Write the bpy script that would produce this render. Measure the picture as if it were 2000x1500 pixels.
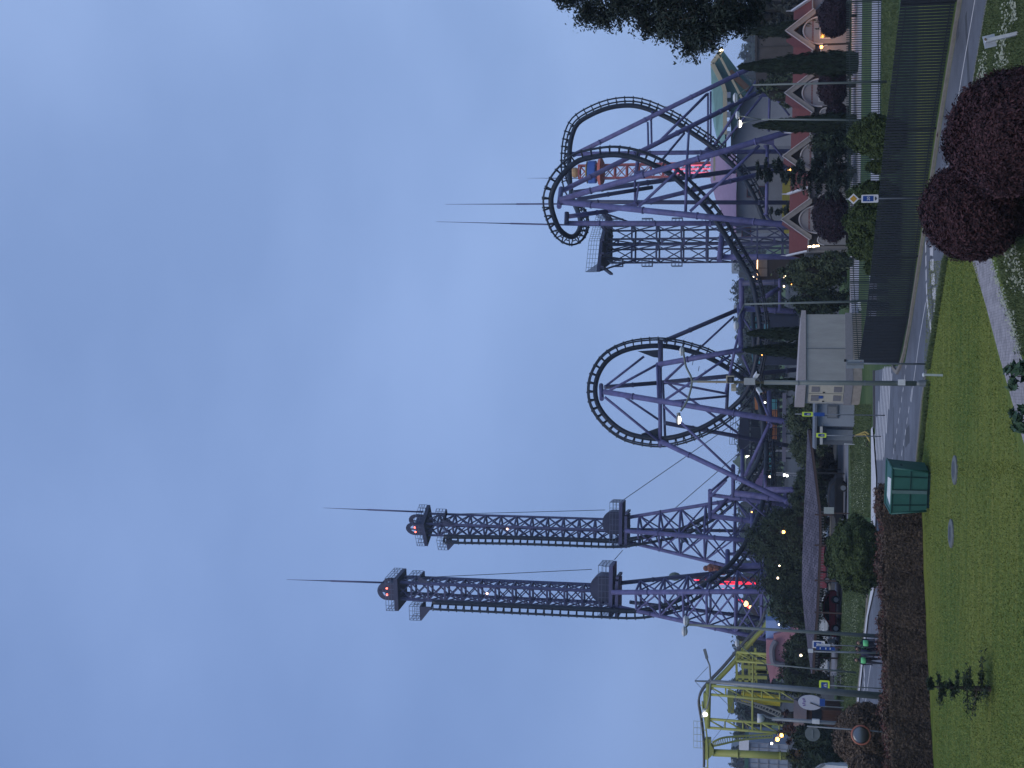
import bpy, bmesh, math, random
import numpy as np
from mathutils import Vector, Matrix
for o in list(bpy.data.objects): bpy.data.objects.remove(o)
SC = bpy.context.scene
COL = SC.collection
R = math.radians
V = Vector
# ------------------------------------------------------------------ camera
F, CX0, CY0 = 2400.0, 1000.0, 750.0
CAMH = 7.5
PITCH = math.atan(475 / 2400.0)
ROLL = 0.012
cp, sp = math.cos(PITCH), math.sin(PITCH)
FW = V((0, cp, sp)); U0 = V((0, -sp, cp)); R0 = V((1, 0, 0))
cr, sr = math.cos(ROLL), math.sin(ROLL)
UPV = U0 * cr - R0 * sr
RTV = R0 * cr + U0 * sr
XC, YC, ZC = -UPV, RTV, -FW          # the phone was held on its side
CAMP = V((0, 0, CAMH))
cam_d = bpy.data.cameras.new("camera")
cam = bpy.data.objects.new("camera", cam_d)
COL.objects.link(cam)
cam.matrix_world = Matrix(((XC.x, YC.x, ZC.x, 0), (XC.y, YC.y, ZC.y, 0), (XC.z, YC.z, ZC.z, CAMH), (0, 0, 0, 1)))
cam_d.sensor_width = 36
cam_d.lens = F / 2000 * 36
cam_d.clip_end = 6000
SC.camera = cam
# ------------------------------------------------------------------ world, sun, exposure
SUN_EL, SUN_AZ = R(52), R(215)
world = bpy.data.worlds.new("World"); SC.world = world
world.use_nodes = True
nt = world.node_tree; nt.nodes.clear()
wo = nt.nodes.new('ShaderNodeOutputWorld'); bg = nt.nodes.new('ShaderNodeBackground')
sky = nt.nodes.new('ShaderNodeTexSky'); sky.sky_type = 'NISHITA'; sky.sun_disc = False
sky.sun_elevation = SUN_EL; sky.sun_rotation = SUN_AZ
tc = nt.nodes.new('ShaderNodeTexCoord'); mp = nt.nodes.new('ShaderNodeMapping')
mp.inputs['Scale'].default_value = (1, 1, 1.8)
n1 = nt.nodes.new('ShaderNodeTexNoise'); n1.inputs['Scale'].default_value = 3.2; n1.inputs['Detail'].default_value = 4; n1.inputs['Roughness'].default_value = .45
rp = nt.nodes.new('ShaderNodeValToRGB')
rp.color_ramp.elements[0].position = .34; rp.color_ramp.elements[0].color = (.252, .388, .735, 1)
rp.color_ramp.elements[1].position = .68; rp.color_ramp.elements[1].color = (.322, .476, .86, 1)
sx = nt.nodes.new('ShaderNodeSeparateXYZ'); gr = nt.nodes.new('ShaderNodeValToRGB')
gr.color_ramp.elements[0].position = 0; gr.color_ramp.elements[0].color = (1.0, 1.0, 1.0, 1)
gr.color_ramp.elements[1].position = .55; gr.color_ramp.elements[1].color = (.88, .88, .89, 1)
mul = nt.nodes.new('ShaderNodeMixRGB'); mul.blend_type = 'MULTIPLY'; mul.inputs[0].default_value = 1
ns = nt.nodes.new('ShaderNodeMixRGB'); ns.blend_type = 'MULTIPLY'; ns.inputs[0].default_value = 1; ns.inputs[2].default_value = (.06, .06, .06, 1)
mx = nt.nodes.new('ShaderNodeMixRGB'); mx.inputs[0].default_value = .9
gx = nt.nodes.new('ShaderNodeValToRGB'); gx.color_ramp.elements[0].position = .3; gx.color_ramp.elements[0].color = (.78, .82, .88, 1); gx.color_ramp.elements[1].position = .68; gx.color_ramp.elements[1].color = (1.2, 1.17, 1.1, 1)
adx = nt.nodes.new('ShaderNodeMath'); adx.operation = 'MULTIPLY_ADD'; adx.inputs[1].default_value = .5; adx.inputs[2].default_value = .5
mulx = nt.nodes.new('ShaderNodeMixRGB'); mulx.blend_type = 'MULTIPLY'; mulx.inputs[0].default_value = 1
L = nt.links.new
L(tc.outputs['Generated'], mp.inputs[0]); L(mp.outputs[0], n1.inputs[0]); L(n1.outputs[0], rp.inputs[0])
L(tc.outputs['Generated'], sx.inputs[0]); L(sx.outputs[2], gr.inputs[0])
L(rp.outputs[0], mul.inputs[1]); L(gr.outputs[0], mul.inputs[2])
L(sky.outputs[0], ns.inputs[1]); L(ns.outputs[0], mx.inputs[1]); L(sx.outputs[0], adx.inputs[0]); L(adx.outputs[0], gx.inputs[0]); L(mul.outputs[0], mulx.inputs[1]); L(gx.outputs[0], mulx.inputs[2]); L(mulx.outputs[0], mx.inputs[2])
L(mx.outputs[0], bg.inputs[0]); L(bg.outputs[0], wo.inputs[0]); bg.inputs[1].default_value = 1.0
sd = bpy.data.lights.new("sun", 'SUN'); sd.energy = 1.45; sd.angle = R(40); sd.color = (1, .93, .82)
so = bpy.data.objects.new("sun", sd); COL.objects.link(so)
so.rotation_euler = V((math.sin(SUN_AZ) * math.cos(SUN_EL), math.cos(SUN_AZ) * math.cos(SUN_EL), math.sin(SUN_EL))).to_track_quat('Z', 'Y').to_euler()
SC.view_settings.view_transform = 'Standard'; SC.view_settings.look = 'None'
SC.view_settings.exposure = 0; SC.view_settings.gamma = 1
# ------------------------------------------------------------------ picture ray helpers (build each thing at its own distance and real size)
def ray(x, y):
    return FW + XC * ((x - CX0) / F) + YC * ((CY0 - y) / F)
def W(x, y, Y):
    d = ray(x, y); return CAMP + d * (Y / d.y)
def G(x, y, z=0.0):
    d = ray(x, y); return CAMP + d * ((z - CAMH) / d.z)
def pm(Y): return F / (Y * cp)             # about pixels per metre at depth Y
def zc(ox, oy, s): return lambda X, Y: (ox + X / s, oy + Y / s)
# ------------------------------------------------------------------ materials
MATS = {}
def mat(name, col, rough=.6, metal=0.0, var=.12, scale=6.0, bump=0.0, bscale=40., spec=.4, stretch=None):
    if name in MATS: return MATS[name]
    m = bpy.data.materials.new(name); m.use_nodes = True; t = m.node_tree; b = t.nodes['Principled BSDF']
    b.inputs['Roughness'].default_value = rough; b.inputs['Metallic'].default_value = metal
    b.inputs['Specular IOR Level'].default_value = spec
    tcn = t.nodes.new('ShaderNodeTexCoord'); src = tcn.outputs['Object']
    if stretch:
        mpn = t.nodes.new('ShaderNodeMapping'); mpn.inputs['Scale'].default_value = stretch
        t.links.new(src, mpn.inputs[0]); src = mpn.outputs[0]
    if var:
        n = t.nodes.new('ShaderNodeTexNoise'); n.inputs['Scale'].default_value = scale; n.inputs['Detail'].default_value = 6
        n.inputs['Roughness'].default_value = .65
        r = t.nodes.new('ShaderNodeValToRGB'); r.color_ramp.elements[0].position = .3; r.color_ramp.elements[1].position = .72
        r.color_ramp.elements[0].color = [c * (1 - var) for c in col] + [1]; r.color_ramp.elements[1].color = [min(1, c * (1 + var)) for c in col] + [1]
        t.links.new(src, n.inputs[0]); t.links.new(n.outputs[0], r.inputs[0]); t.links.new(r.outputs[0], b.inputs['Base Color'])
    else: b.inputs['Base Color'].default_value = (*col, 1)
    if bump:
        n2 = t.nodes.new('ShaderNodeTexNoise'); n2.inputs['Scale'].default_value = bscale; n2.inputs['Detail'].default_value = 5
        bn = t.nodes.new('ShaderNodeBump'); bn.inputs['Strength'].default_value = bump; bn.inputs['Distance'].default_value = .05
        t.links.new(src, n2.inputs[0]); t.links.new(n2.outputs[0], bn.inputs['Height']); t.links.new(bn.outputs[0], b.inputs['Normal'])
    MATS[name] = m; return m
def emat(name, col, strength):
    if name in MATS: return MATS[name]
    m = bpy.data.materials.new(name); m.use_nodes = True; b = m.node_tree.nodes['Principled BSDF']
    b.inputs['Base Color'].default_value = (*col, 1); b.inputs['Emission Color'].default_value = (*col, 1); b.inputs['Emission Strength'].default_value = strength
    MATS[name] = m; return m
def leafmat(name, c0, c1, rough=.65, nsc=(.9, .9, .9)):
    if name in MATS: return MATS[name]
    m = bpy.data.materials.new(name); m.use_nodes = True; t = m.node_tree; b = t.nodes['Principled BSDF']
    b.inputs['Roughness'].default_value = rough; b.inputs['Specular IOR Level'].default_value = .18
    g = t.nodes.new('ShaderNodeNewGeometry'); r = t.nodes.new('ShaderNodeValToRGB')
    tcn = t.nodes.new('ShaderNodeTexCoord'); n = t.nodes.new('ShaderNodeTexNoise'); n.inputs['Scale'].default_value = 1; n.inputs['Detail'].default_value = 4; mpn = t.nodes.new('ShaderNodeMapping'); mpn.inputs['Scale'].default_value = nsc
    ad = t.nodes.new('ShaderNodeMath'); ad.operation = 'MULTIPLY_ADD'; ad.inputs[1].default_value = .5
    sb = t.nodes.new('ShaderNodeMath'); sb.operation = 'MULTIPLY'; sb.inputs[1].default_value = .5
    r.color_ramp.elements[0].position = .12; r.color_ramp.elements[1].position = .9
    r.color_ramp.elements[0].color = (*c0, 1); r.color_ramp.elements[1].color = (*c1, 1)
    t.links.new(tcn.outputs['Object'], mpn.inputs[0]); t.links.new(mpn.outputs[0], n.inputs[0]); t.links.new(n.outputs[0], sb.inputs[0])
    t.links.new(g.outputs['Random Per Island'], ad.inputs[0]); t.links.new(sb.outputs[0], ad.inputs[2])
    t.links.new(ad.outputs[0], r.inputs[0]); t.links.new(r.outputs[0], b.inputs['Base Color'])
    MATS[name] = m; return m
# ------------------------------------------------------------------ object helpers
ORG = {}
def tag(o, label=None, cat=None, group=None, kind=None):
    if label: o['label'] = label
    if cat: o['category'] = cat
    if group: o['group'] = group
    if kind: o['kind'] = kind
    return o
def thing(name, label, cat, loc=(0, 0, 0), group=None, rz=0):
    o = bpy.data.objects.new(name, None); COL.objects.link(o); o.empty_display_size = .2
    o.location = loc; o.rotation_euler = (0, 0, rz); ORG[o] = V(loc)
    return tag(o, label, cat, group)
def copy_tree(o, parent=None):
    c = o.copy(); COL.objects.link(c)
    if parent: c.parent = parent
    for ch in [k for k in bpy.data.objects if k.parent == o]: copy_tree(ch, c)
    return c
class MB:
    def __init__(s): s.v = []; s.f = []
    def add(s, vs, fs):
        n = len(s.v); s.v += [tuple(v) for v in vs]; s.f += [tuple(i + n for i in f) for f in fs]; return s
    def box(s, c, d, rz=0, ax=None):
        c = V(c); h = V(d) / 2
        M = Matrix.Rotation(rz, 3, 'Z') if ax is None else ax
        vs = [c + M @ V((sx_ * h.x, sy_ * h.y, sz_ * h.z)) for sx_ in (-1, 1) for sy_ in (-1, 1) for sz_ in (-1, 1)]
        return s.add(vs, [(0, 1, 3, 2), (4, 6, 7, 5), (0, 4, 5, 1), (2, 3, 7, 6), (0, 2, 6, 4), (1, 5, 7, 3)])
    def bbox(s, a, b):
        a, b = V(a), V(b); return s.box((a + b) / 2, (abs(b.x - a.x), abs(b.y - a.y), abs(b.z - a.z)))
    def bar(s, p0, p1, w, h=None):
        p0, p1 = V(p0), V(p1); d = p1 - p0; l = d.length
        if l < 1e-5: return s
        q = d.to_track_quat('X', 'Z').to_matrix()
        return s.box((p0 + p1) / 2, (l, w, h or w), ax=q)
    def tube(s, pts, r, n=10, cap=True):
        pts = [V(p) for p in pts]
        rs = r if isinstance(r, (list, tuple)) else [r] * len(pts)
        vs = []; fs = []; prev = None
        for i, p in enumerate(pts):
            t = (pts[min(i + 1, len(pts) - 1)] - pts[max(i - 1, 0)]).normalized()
            if prev is None:
                a = V((0, 0, 1)) if abs(t.z) < .9 else V((1, 0, 0)); u = t.cross(a).normalized()
            else: u = (prev - t * prev.dot(t)).normalized()
            prev = u; w = t.cross(u)
            for k in range(n):
                an = 2 * math.pi * k / n; vs.append(p + (u * math.cos(an) + w * math.sin(an)) * rs[i])
        for i in range(len(pts) - 1):
            for k in range(n):
                a, b = i * n + k, i * n + (k + 1) % n; fs.append((a, b, b + n, a + n))
        if cap: fs.append(tuple(range(n - 1, -1, -1))); fs.append(tuple(range((len(pts) - 1) * n, len(pts) * n)))
        return s.add(vs, fs)
    def lathe(s, prof, c=(0, 0, 0), n=16, ax=None):
        c = V(c); vs = []; fs = []
        for r, z in prof:
            for k in range(n):
                a = 2 * math.pi * k / n; p = V((r * math.cos(a), r * math.sin(a), z)); vs.append(c + (ax @ p if ax else p))
        m = len(prof)
        for i in range(m - 1):
            for k in range(n):
                a, b = i * n + k, i * n + (k + 1) % n; fs.append((a, b, b + n, a + n))
        fs.append(tuple(range(n - 1, -1, -1))); fs.append(tuple(range((m - 1) * n, m * n)))
        return s.add(vs, fs)
    def ball(s, c, r, n=10, sz=1.0):
        m = n // 2 + 1
        return s.lathe([(max(1e-4, r * math.sin(math.pi * i / m)), -r * sz * math.cos(math.pi * i / m)) for i in range(m + 1)], c, n)
    def prism(s, poly, ext):
        poly = [V(p) for p in poly]; e = V(ext); n = len(poly)
        fs = [tuple(range(n - 1, -1, -1)), tuple(range(n, 2 * n))] + [(i, (i + 1) % n, (i + 1) % n + n, i + n) for i in range(n)]
        return s.add(poly + [p + e for p in poly], fs)
    def poly(s, pts): return s.add(pts, [tuple(range(len(pts)))])
    def build(s, name, m, parent=None, local=False, smooth=False):
        me = bpy.data.meshes.new(name); o = bpy.data.objects.new(name, me); COL.objects.link(o)
        org = V((0, 0, 0))
        if parent is not None:
            o.parent = parent; org = ORG.get(parent, V((0, 0, 0)))
            ORG[o] = org
        vs = s.v if (local or org.length == 0) else [(v[0] - org.x, v[1] - org.y, v[2] - org.z) for v in s.v]
        me.from_pydata(vs, [], s.f); me.materials.append(m)
        bm = bmesh.new(); bm.from_mesh(me); bmesh.ops.recalc_face_normals(bm, faces=bm.faces); bm.to_mesh(me); bm.free()
        if smooth:
            for p in me.polygons: p.use_smooth = len(p.vertices) < 5
        me.update(); return o
def struct(o): o['kind'] = 'structure'; return o
def flange_tube(mb, p0, p1, r, fl=7.0, n=12):
    p0, p1 = V(p0), V(p1); mb.tube([p0, p1], r, n); d = p1 - p0; l = d.length; d.normalize(); k = fl * .6
    while k < l - 1:
        mb.tube([p0 + d * (k - .09), p0 + d * (k + .09)], r * 1.22, n); k += fl
    return mb
def catmull(P, per=8):
    P = [V(p) for p in P]; out = []
    for i in range(len(P) - 1):
        a, b, c, d = P[max(i - 1, 0)], P[i], P[i + 1], P[min(i + 2, len(P) - 1)]
        for k in range(per):
            t = k / per
            out.append(.5 * ((2 * b) + (c - a) * t + (2 * a - 5 * b + 4 * c - d) * t * t + (-a + 3 * b - 3 * c + d) * t ** 3))
    out.append(P[-1]); return out
def resample(P, step):
    out = [P[0]]; acc = 0
    for i in range(1, len(P)):
        a, b = P[i - 1], P[i]; l = (b - a).length; pos = step - acc
        while pos <= l:
            out.append(a + (b - a) * (pos / l)); pos += step
        acc = l - (pos - step)
    return out
M_INSHADE = mat('inner_shade', (.012, .011, .009), .95, var=.3)  # near-black crown core: shade deep inside the foliage, painted as colour
# ---- foliage: many small leaf faces spread through a crown
def leaf_mesh(name, m, P, N, size, rng, parent=None, core=None, aspect=1.6, org=None, up=False):
    n = len(P); N = N + rng.normal(0, .55, (n, 3)); N /= np.linalg.norm(N, axis=1)[:, None] + 1e-9
    A = np.cross(N, rng.normal(0, 1, (n, 3))); A /= np.linalg.norm(A, axis=1)[:, None] + 1e-9
    if up: A = A * .3 + np.array([0, 0, 1.0]); A /= np.linalg.norm(A, axis=1)[:, None]
    B = np.cross(N, A); B /= np.linalg.norm(B, axis=1)[:, None] + 1e-9; s = size * rng.uniform(.6, 1.35, (n, 1))
    A = A * s * aspect * .5; B = B * s * .5
    vs = np.empty((n, 4, 3)); vs[:, 0] = P - A; vs[:, 1] = P + B * .8 + N * s * .12; vs[:, 2] = P + A; vs[:, 3] = P - B * .8 + N * s * .12
    vs = vs.reshape(-1, 3); fs = np.arange(4 * n).reshape(-1, 4)
    cv = []; cf = []
    if core: cv, cf = core.v, core.f
    o0 = np.array(org if org is not None else (0, 0, 0), dtype=float)
    allv = [tuple(v) for v in (vs - o0)] + [tuple(np.array(v) - o0) for v in cv]
    allf = [tuple(f) for f in fs.tolist()] + [tuple(i + 4 * n for i in f) for f in cf]
    me = bpy.data.meshes.new(name); me.from_pydata(allv, [], allf); me.materials.append(m)
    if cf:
        me.materials.append(M_INSHADE); me.polygons.foreach_set('material_index', [0] * n + [1] * len(cf))
    me.update()
    o = bpy.data.objects.new(name, me); COL.objects.link(o)
    if parent is not None: o.parent = parent; ORG[o] = ORG.get(parent, V((0, 0, 0)))
    return o
def blob_points(blobs, n, rng, clump=.22, shell=.45):
    """blobs: (cx,cy,cz,rx,ry,rz). Points gathered in clumps near each blob's surface, lumpy outline."""
    vol = np.array([b[3] * b[4] * b[5] for b in blobs]) ** .7; vol /= vol.sum(); Ps = []; Ns = []
    for b, w in zip(blobs, vol):
        k = max(40, int(n * w)); nc = max(10, k // 45)
        d = rng.normal(0, 1, (nc, 3)); d /= np.linalg.norm(d, axis=1)[:, None]
        rad = 1 - shell * rng.random((nc, 1)) ** 1.5
        cc = d * rad * (1 + rng.normal(0, .06, (nc, 1)))
        idx = rng.integers(0, nc, k)
        p = cc[idx] + rng.normal(0, clump * .5, (k, 3))
        nn = p / (np.linalg.norm(p, axis=1)[:, None] + 1e-6) + np.array([0, 0, .35])
        Ps.append(p * np.array(b[3:6]) + np.array(b[0:3])); Ns.append(nn)
    return np.concatenate(Ps), np.concatenate(Ns)
def core_of(blobs, k=.72):
    c = MB()
    for b in blobs:
        n0 = len(c.v); c.ball((0, 0, 0), 1, 10)
        c.v[n0:] = [(b[0] + v[0] * b[3] * k, b[1] + v[1] * b[4] * k, b[2] + v[2] * b[5] * k) for v in c.v[n0:]]
    return c
def lump(d, seed, amp=.1):
    g = np.random.default_rng(seed); o = np.zeros(len(d))
    for k in range(14):
        f = g.normal(0, 1, 3) * (1.6 + .5 * k); o += np.sin(d @ f + g.uniform(0, 6.28)) / (1.6 + .35 * k)
    C = g.normal(0, 1, (170, 3)); C /= np.linalg.norm(C, axis=1)[:, None]; q = np.zeros(len(d))
    for c, s in zip(C, g.uniform(.35, 1, 170)): q = np.maximum(q, s * np.exp(-(1 - d @ c) * 70))
    return 1 + amp * o * .3 + amp * (q - .5) * .9
def shell_points(c, rad, n, rng, amp=.1, depth=.14, bot=-.75, fuzz=.02, seed=3):
    """leaves over one dense lumpy ellipsoid (clipped or rounded bush)"""
    d = rng.normal(0, 1, (int(n * 1.3), 3)); d /= np.linalg.norm(d, axis=1)[:, None]; d = d[d[:, 2] > bot][:n]
    r = lump(d, seed, amp) * (1 - depth * rng.random(len(d)) ** 1.8 + np.abs(rng.normal(0, fuzz, len(d))))
    return d * r[:, None] * np.array(rad) + np.array(c), d + np.array([0, 0, .25])
SEED = [1]
def rngn(): SEED[0] += 1; return np.random.default_rng(SEED[0])
M_BARK = mat('bark', (.07, .055, .045), .9, var=.3, bump=.5)
def tree(name, label, cat, base, blobs, n, size, m, group=None, trunk=(.15, 2.0), solid=.6, limbs=5, clump=.22, shell=.45, aspect=1.6):
    """base world point; blobs local to base"""
    base = V(base); t = thing(name, label, cat, base, group); g = rngn()
    wb = [(b[0] + base.x, b[1] + base.y, b[2] + base.z, b[3], b[4], b[5]) for b in blobs]
    P, N = blob_points(wb, n, g, clump, shell)
    P[:, 2] = np.maximum(P[:, 2], base.z + .03)
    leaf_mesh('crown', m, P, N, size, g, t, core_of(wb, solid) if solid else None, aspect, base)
    tr, th = trunk; mb = MB(); mb.tube([base - V((0, 0, .1)), base + V((0, 0, th * .5)), base + V((0, 0, th))], [tr * 1.25, tr, tr * .75], 9)
    for k in range(limbs):
        b = wb[g.integers(0, len(wb))]; e = V((b[0], b[1], b[2])) + V(g.normal(0, .35, 3).tolist()) * b[3]
        s0 = base + V((0, 0, th * g.uniform(.5, 1))); mb.tube([s0, (s0 + e) / 2 + V((0, 0, .15)), e], [tr * .45, tr * .3, tr * .1], 6)
    mb.build('trunk', M_BARK, t, smooth=True)
    return t
def px_tree(name, label, cat, xt, xb, yc, wpx, Y, n, size, m, kind='round', **kw):
    """crown from its seen top/base rows, centre column and width at distance Y; stands on the ground there"""
    b = W(xb, yc, Y); base = V((b.x, Y, 0)); top = W(xt, yc, Y).z; rx = wpx / pm(Y) / 2; g = rngn(); bl = []
    if kind == 'dense':
        t = thing(name, label, cat, base, kw.get('group')); c = (base.x, Y, top * .5); s0 = SEED[0]; P, N = shell_points(c, (rx, rx, top * .5), n, g, kw.get('amp', .14), .16, -.95, .03, s0)
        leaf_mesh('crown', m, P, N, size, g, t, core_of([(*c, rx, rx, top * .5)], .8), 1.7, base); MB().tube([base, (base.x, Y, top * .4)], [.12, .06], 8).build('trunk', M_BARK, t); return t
    if kind == 'spire':
        t = thing(name, label, cat, base, kw.get('group')); z = g.random(n) ** 1.15; a = g.uniform(0, 6.28, n)
        pr = np.clip((1 - z) ** .62 * (.55 + .45 * np.minimum(1, (z + .04) / .22)), 0, 1) * 1.05
        st = 1 + .13 * np.sin(a * 5 + z * 9 + SEED[0]) + .1 * np.sin(a * 9 - z * 23) + .07 * np.sin(z * 60 + a * 3)
        rr = rx * pr * st * (1 - .35 * g.random(n) ** 2) + np.abs(g.normal(0, .075, n)) - .05; P = np.stack([base.x + rr * np.cos(a) + .05 * top * .03 * np.sin(z * 7 + SEED[0]), Y + rr * np.sin(a), top * z * (1 + g.normal(0, .006, n)) + .02], 1)
        N = np.stack([np.cos(a), np.sin(a), np.full(n, .5)], 1); c = MB(); c.lathe([(rx * .6, .05), (rx * .75, top * .2), (rx * .6, top * .5), (rx * .3, top * .8), (.02, top * .95)], base, 12)
        A = g.normal(0, .12, (n, 3)); leaf_mesh('crown', m, P, N, size, g, t, c, 2.6, base, up=True); MB().tube([base, (base.x, Y, top * .3)], [.14, .08], 8).build('trunk', M_BARK, t); return t
    if kind == 'round': bl = [(0, 0, top * .52, rx, rx, top * .5)]
    elif kind == 'bushy':
        h = top
        for k in range(7):
            a = k * 2.4; q = g.uniform(.25, .6); bl.append((rx * q * math.cos(a), rx * q * math.sin(a), h * g.uniform(.4, .72), rx * g.uniform(.4, .6), rx * g.uniform(.4, .6), h * g.uniform(.22, .33)))
        bl.append((0, 0, h * .72, rx * .5, rx * .5, h * .28)); bl.append((0, 0, h * .35, rx * .8, rx * .7, h * .33))
    elif kind == 'cypress':
        for k in range(9):
            z = (k + .5) / 9; r = rx * (math.sin(math.pi * min(1, (z * .93 + .07)) ** .62)) ** .8 + .06; bl.append((g.normal(0, .1) * rx, g.normal(0, .1) * rx, top * z, r, r, top * .085))
    kw.setdefault('trunk', (max(.06, rx * .12), top * .4))
    return tree(name, label, cat, base, bl, n, size, m, **kw)
# ================================================================== ground, road, paths
def grass_mat(name, c0, c1, c2, sc=1.0):
    m = bpy.data.materials.new(name); m.use_nodes = True; t = m.node_tree; b = t.nodes['Principled BSDF']
    b.inputs['Roughness'].default_value = .9; b.inputs['Specular IOR Level'].default_value = .1
    tcn = t.nodes.new('ShaderNodeTexCoord'); mpn = t.nodes.new('ShaderNodeMapping'); mpn.inputs['Scale'].default_value = (.12, 2.4, 1); mpn.inputs['Rotation'].default_value = (0, 0, R(-12))
    a = t.nodes.new('ShaderNodeTexNoise'); a.inputs['Scale'].default_value = .8 * sc; a.inputs['Detail'].default_value = 7; a.inputs['Roughness'].default_value = .6
    r = t.nodes.new('ShaderNodeValToRGB'); e = r.color_ramp.elements; e[0].position = .3; e[1].position = .72; e[0].color = (*c0, 1); e[1].color = (*c2, 1)
    k = e.new(.5); k.color = (*c1, 1)
    f = t.nodes.new('ShaderNodeTexNoise'); f.inputs['Scale'].default_value = 22; f.inputs['Detail'].default_value = 6; f.inputs['Roughness'].default_value = .8
    lo = t.nodes.new('ShaderNodeTexNoise'); lo.inputs['Scale'].default_value = .09; lo.inputs['Detail'].default_value = 2; lr = t.nodes.new('ShaderNodeValToRGB'); lr.color_ramp.elements[0].position = .35; lr.color_ramp.elements[0].color = (.62, .78, .7, 1); lr.color_ramp.elements[1].position = .65; lr.color_ramp.elements[1].color = (1.15, 1.1, 1, 1); lm = t.nodes.new('ShaderNodeMixRGB'); lm.blend_type = 'MULTIPLY'; lm.inputs[0].default_value = 1
    mm = t.nodes.new('ShaderNodeMixRGB'); mm.blend_type = 'OVERLAY'; mm.inputs[0].default_value = .6
    bn = t.nodes.new('ShaderNodeBump'); bn.inputs['Strength'].default_value = .8; bn.inputs['Distance'].default_value = .08
    l = t.links.new; l(tcn.outputs['Object'], mpn.inputs[0]); l(mpn.outputs[0], a.inputs[0]); l(tcn.outputs['Object'], f.inputs[0]); l(a.outputs[0], r.inputs[0])
    l(tcn.outputs['Object'], lo.inputs[0]); l(lo.outputs[0], lr.inputs[0]); l(r.outputs[0], lm.inputs[1]); l(lr.outputs[0], lm.inputs[2]); l(lm.outputs[0], mm.inputs[1]); l(f.outputs[0], mm.inputs[2]); l(mm.outputs[0], b.inputs['Base Color']); l(f.outputs[0], bn.inputs['Height']); l(bn.outputs[0], b.inputs['Normal'])
    return m
M_LAWN = grass_mat('mown_grass', (.1, .15, .036), (.165, .205, .05), (.25, .255, .07))
M_FIELD = grass_mat('rough_grass', (.05, .085, .036), (.075, .115, .05), (.13, .165, .09), 1.4)
g = MB().poly([(-900, 62, 0), (900, 62, 0), (900, 1100, 0), (-900, 1100, 0)]); struct(g.build('ground', M_FIELD))
g = MB().poly([(-200, -30, .0), (200, -30, .0), (200, 62, .0), (-200, 62, .0)]); struct(g.build('lawn', M_LAWN))
M_ASPH = mat('asphalt', (.115, .125, .15), .75, var=.3, scale=.5, bump=.3, bscale=60, spec=.3)
M_PALE = mat('pale_paving', (.5, .5, .52), .8, var=.1, scale=2)
M_KERB = mat('kerb_concrete', (.21, .19, .165), .85, var=.2, scale=4)
M_WHITE = mat('road_paint', (.52, .51, .52), .7, var=.2, scale=5)
def strip_px(A, B, z=.004): return [G(*p, z) for p in A], [G(*p, z) for p in B]
def sheet(name, far, near, z, m, parent=None):
    a, b = strip_px(far, near, z); mb = MB().add(a + b, [(i, i + 1, len(a) + i + 1, len(a) + i) for i in range(len(a) - 1)]); return mb.build(name, m, parent)
far = [(1915, -220), (1879, 0), (1838, 250), (1801, 500), (1780, 635), (1767, 712), (1709, 724), (1709, 800), (1710, 960), (1708, 1120), (1696, 1200), (1677, 1370), (1664, 1500), (1645, 1700)]
near = [(1968, -220), (1929, 0), (1885, 250), (1844, 500), (1823, 635), (1811, 706), (1809, 724), (1800, 780), (1782, 960), (1764, 1120), (1750, 1200), (1722, 1370), (1706, 1500), (1684, 1700)]
road = struct(sheet('road', far, near, .006, M_ASPH))
def stripe(mb, pts, w, z=.011):
    """painted stripe on the road: pixel polyline gives its run, w its width in metres"""
    P = [G(*p, z) for p in pts]
    for a, b in zip(P, P[1:]):
        d = (b - a).normalized(); n = V((-d.y, d.x, 0)) * w / 2; mb.add([a - n, b - n, b + n, a + n], [(0, 1, 2, 3)])
mk = MB()
stripe(mk, [(1940, -220), (1904, 0), (1878, 150), (1854, 300), (1832, 440)], .13)
stripe(mk, [(1808, 591), (1796, 660), (1785, 740), (1780, 785)], .13)
zz = zc(1760, 470, 10)
for a, b in [((478, 30), (480, 230)), ((482, 290), (485, 500)), ((487, 560), (489, 780)), ((493, 830), (500, 1050)), ((500, 1110), (525, 1320)), ((530, 1370), (550, 1520)), ((560, 1560), (585, 1800)), ((640, 1420), (665, 1200))]:
    stripe(mk, [zz(*a), zz(*b)], .32)
for (x0, y0) in ((575, 60), (585, 350), (605, 630), (625, 910)):     # hatched island: H-shaped pairs of blocks
    stripe(mk, [zz(x0 - 8, y0 + 20), zz(x0 - 2, y0 + 230)], .26); stripe(mk, [zz(x0 + 42, y0 + 10), zz(x0 + 40, y0 + 240)], .26)
    stripe(mk, [zz(x0 + 8, y0 + 115), zz(x0 + 32, y0 + 125)], .5, .013)
z2 = zc(1690, 640, 5.77)
for a, b in [((460, 420), (455, 460)), ((447, 530), (440, 590)), ((430, 675), (422, 720)), ((412, 780), (405, 845)), ((393, 900), (386, 965)), ((377, 1020), (370, 1080)), ((358, 1135), (350, 1195)), ((340, 1250), (333, 1310)), ((322, 1360), (316, 1420)), ((305, 1470), (298, 1520)),
             ((494, 890), (486, 960)), ((474, 1015), (466, 1085)), ((456, 1145), (448, 1210)), ((437, 1260), (430, 1330)), ((415, 1380), (408, 1445)), ((398, 1495), (390, 1560)), ((528, 680), (508, 830))]:
    stripe(mk, [z2(*a), z2(*b)], .15)
for i in range(11):                                                   # zebra crossing
    c = 138 + i * 16.5; L_ = lambda y: c - .045 * (y - 440)
    ys = [y for y in range(440, 1500, 15) if 205 - .134 * (y - 440) < L_(y) < (300 if y < 590 else 300 - .106 * (y - 590))]
    if len(ys) > 2: stripe(mk, [z2(L_(ys[0]), ys[0]), z2(L_(ys[-1]), ys[-1])], .38)
z3 = zc(1550, 1230, 11.1)
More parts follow.
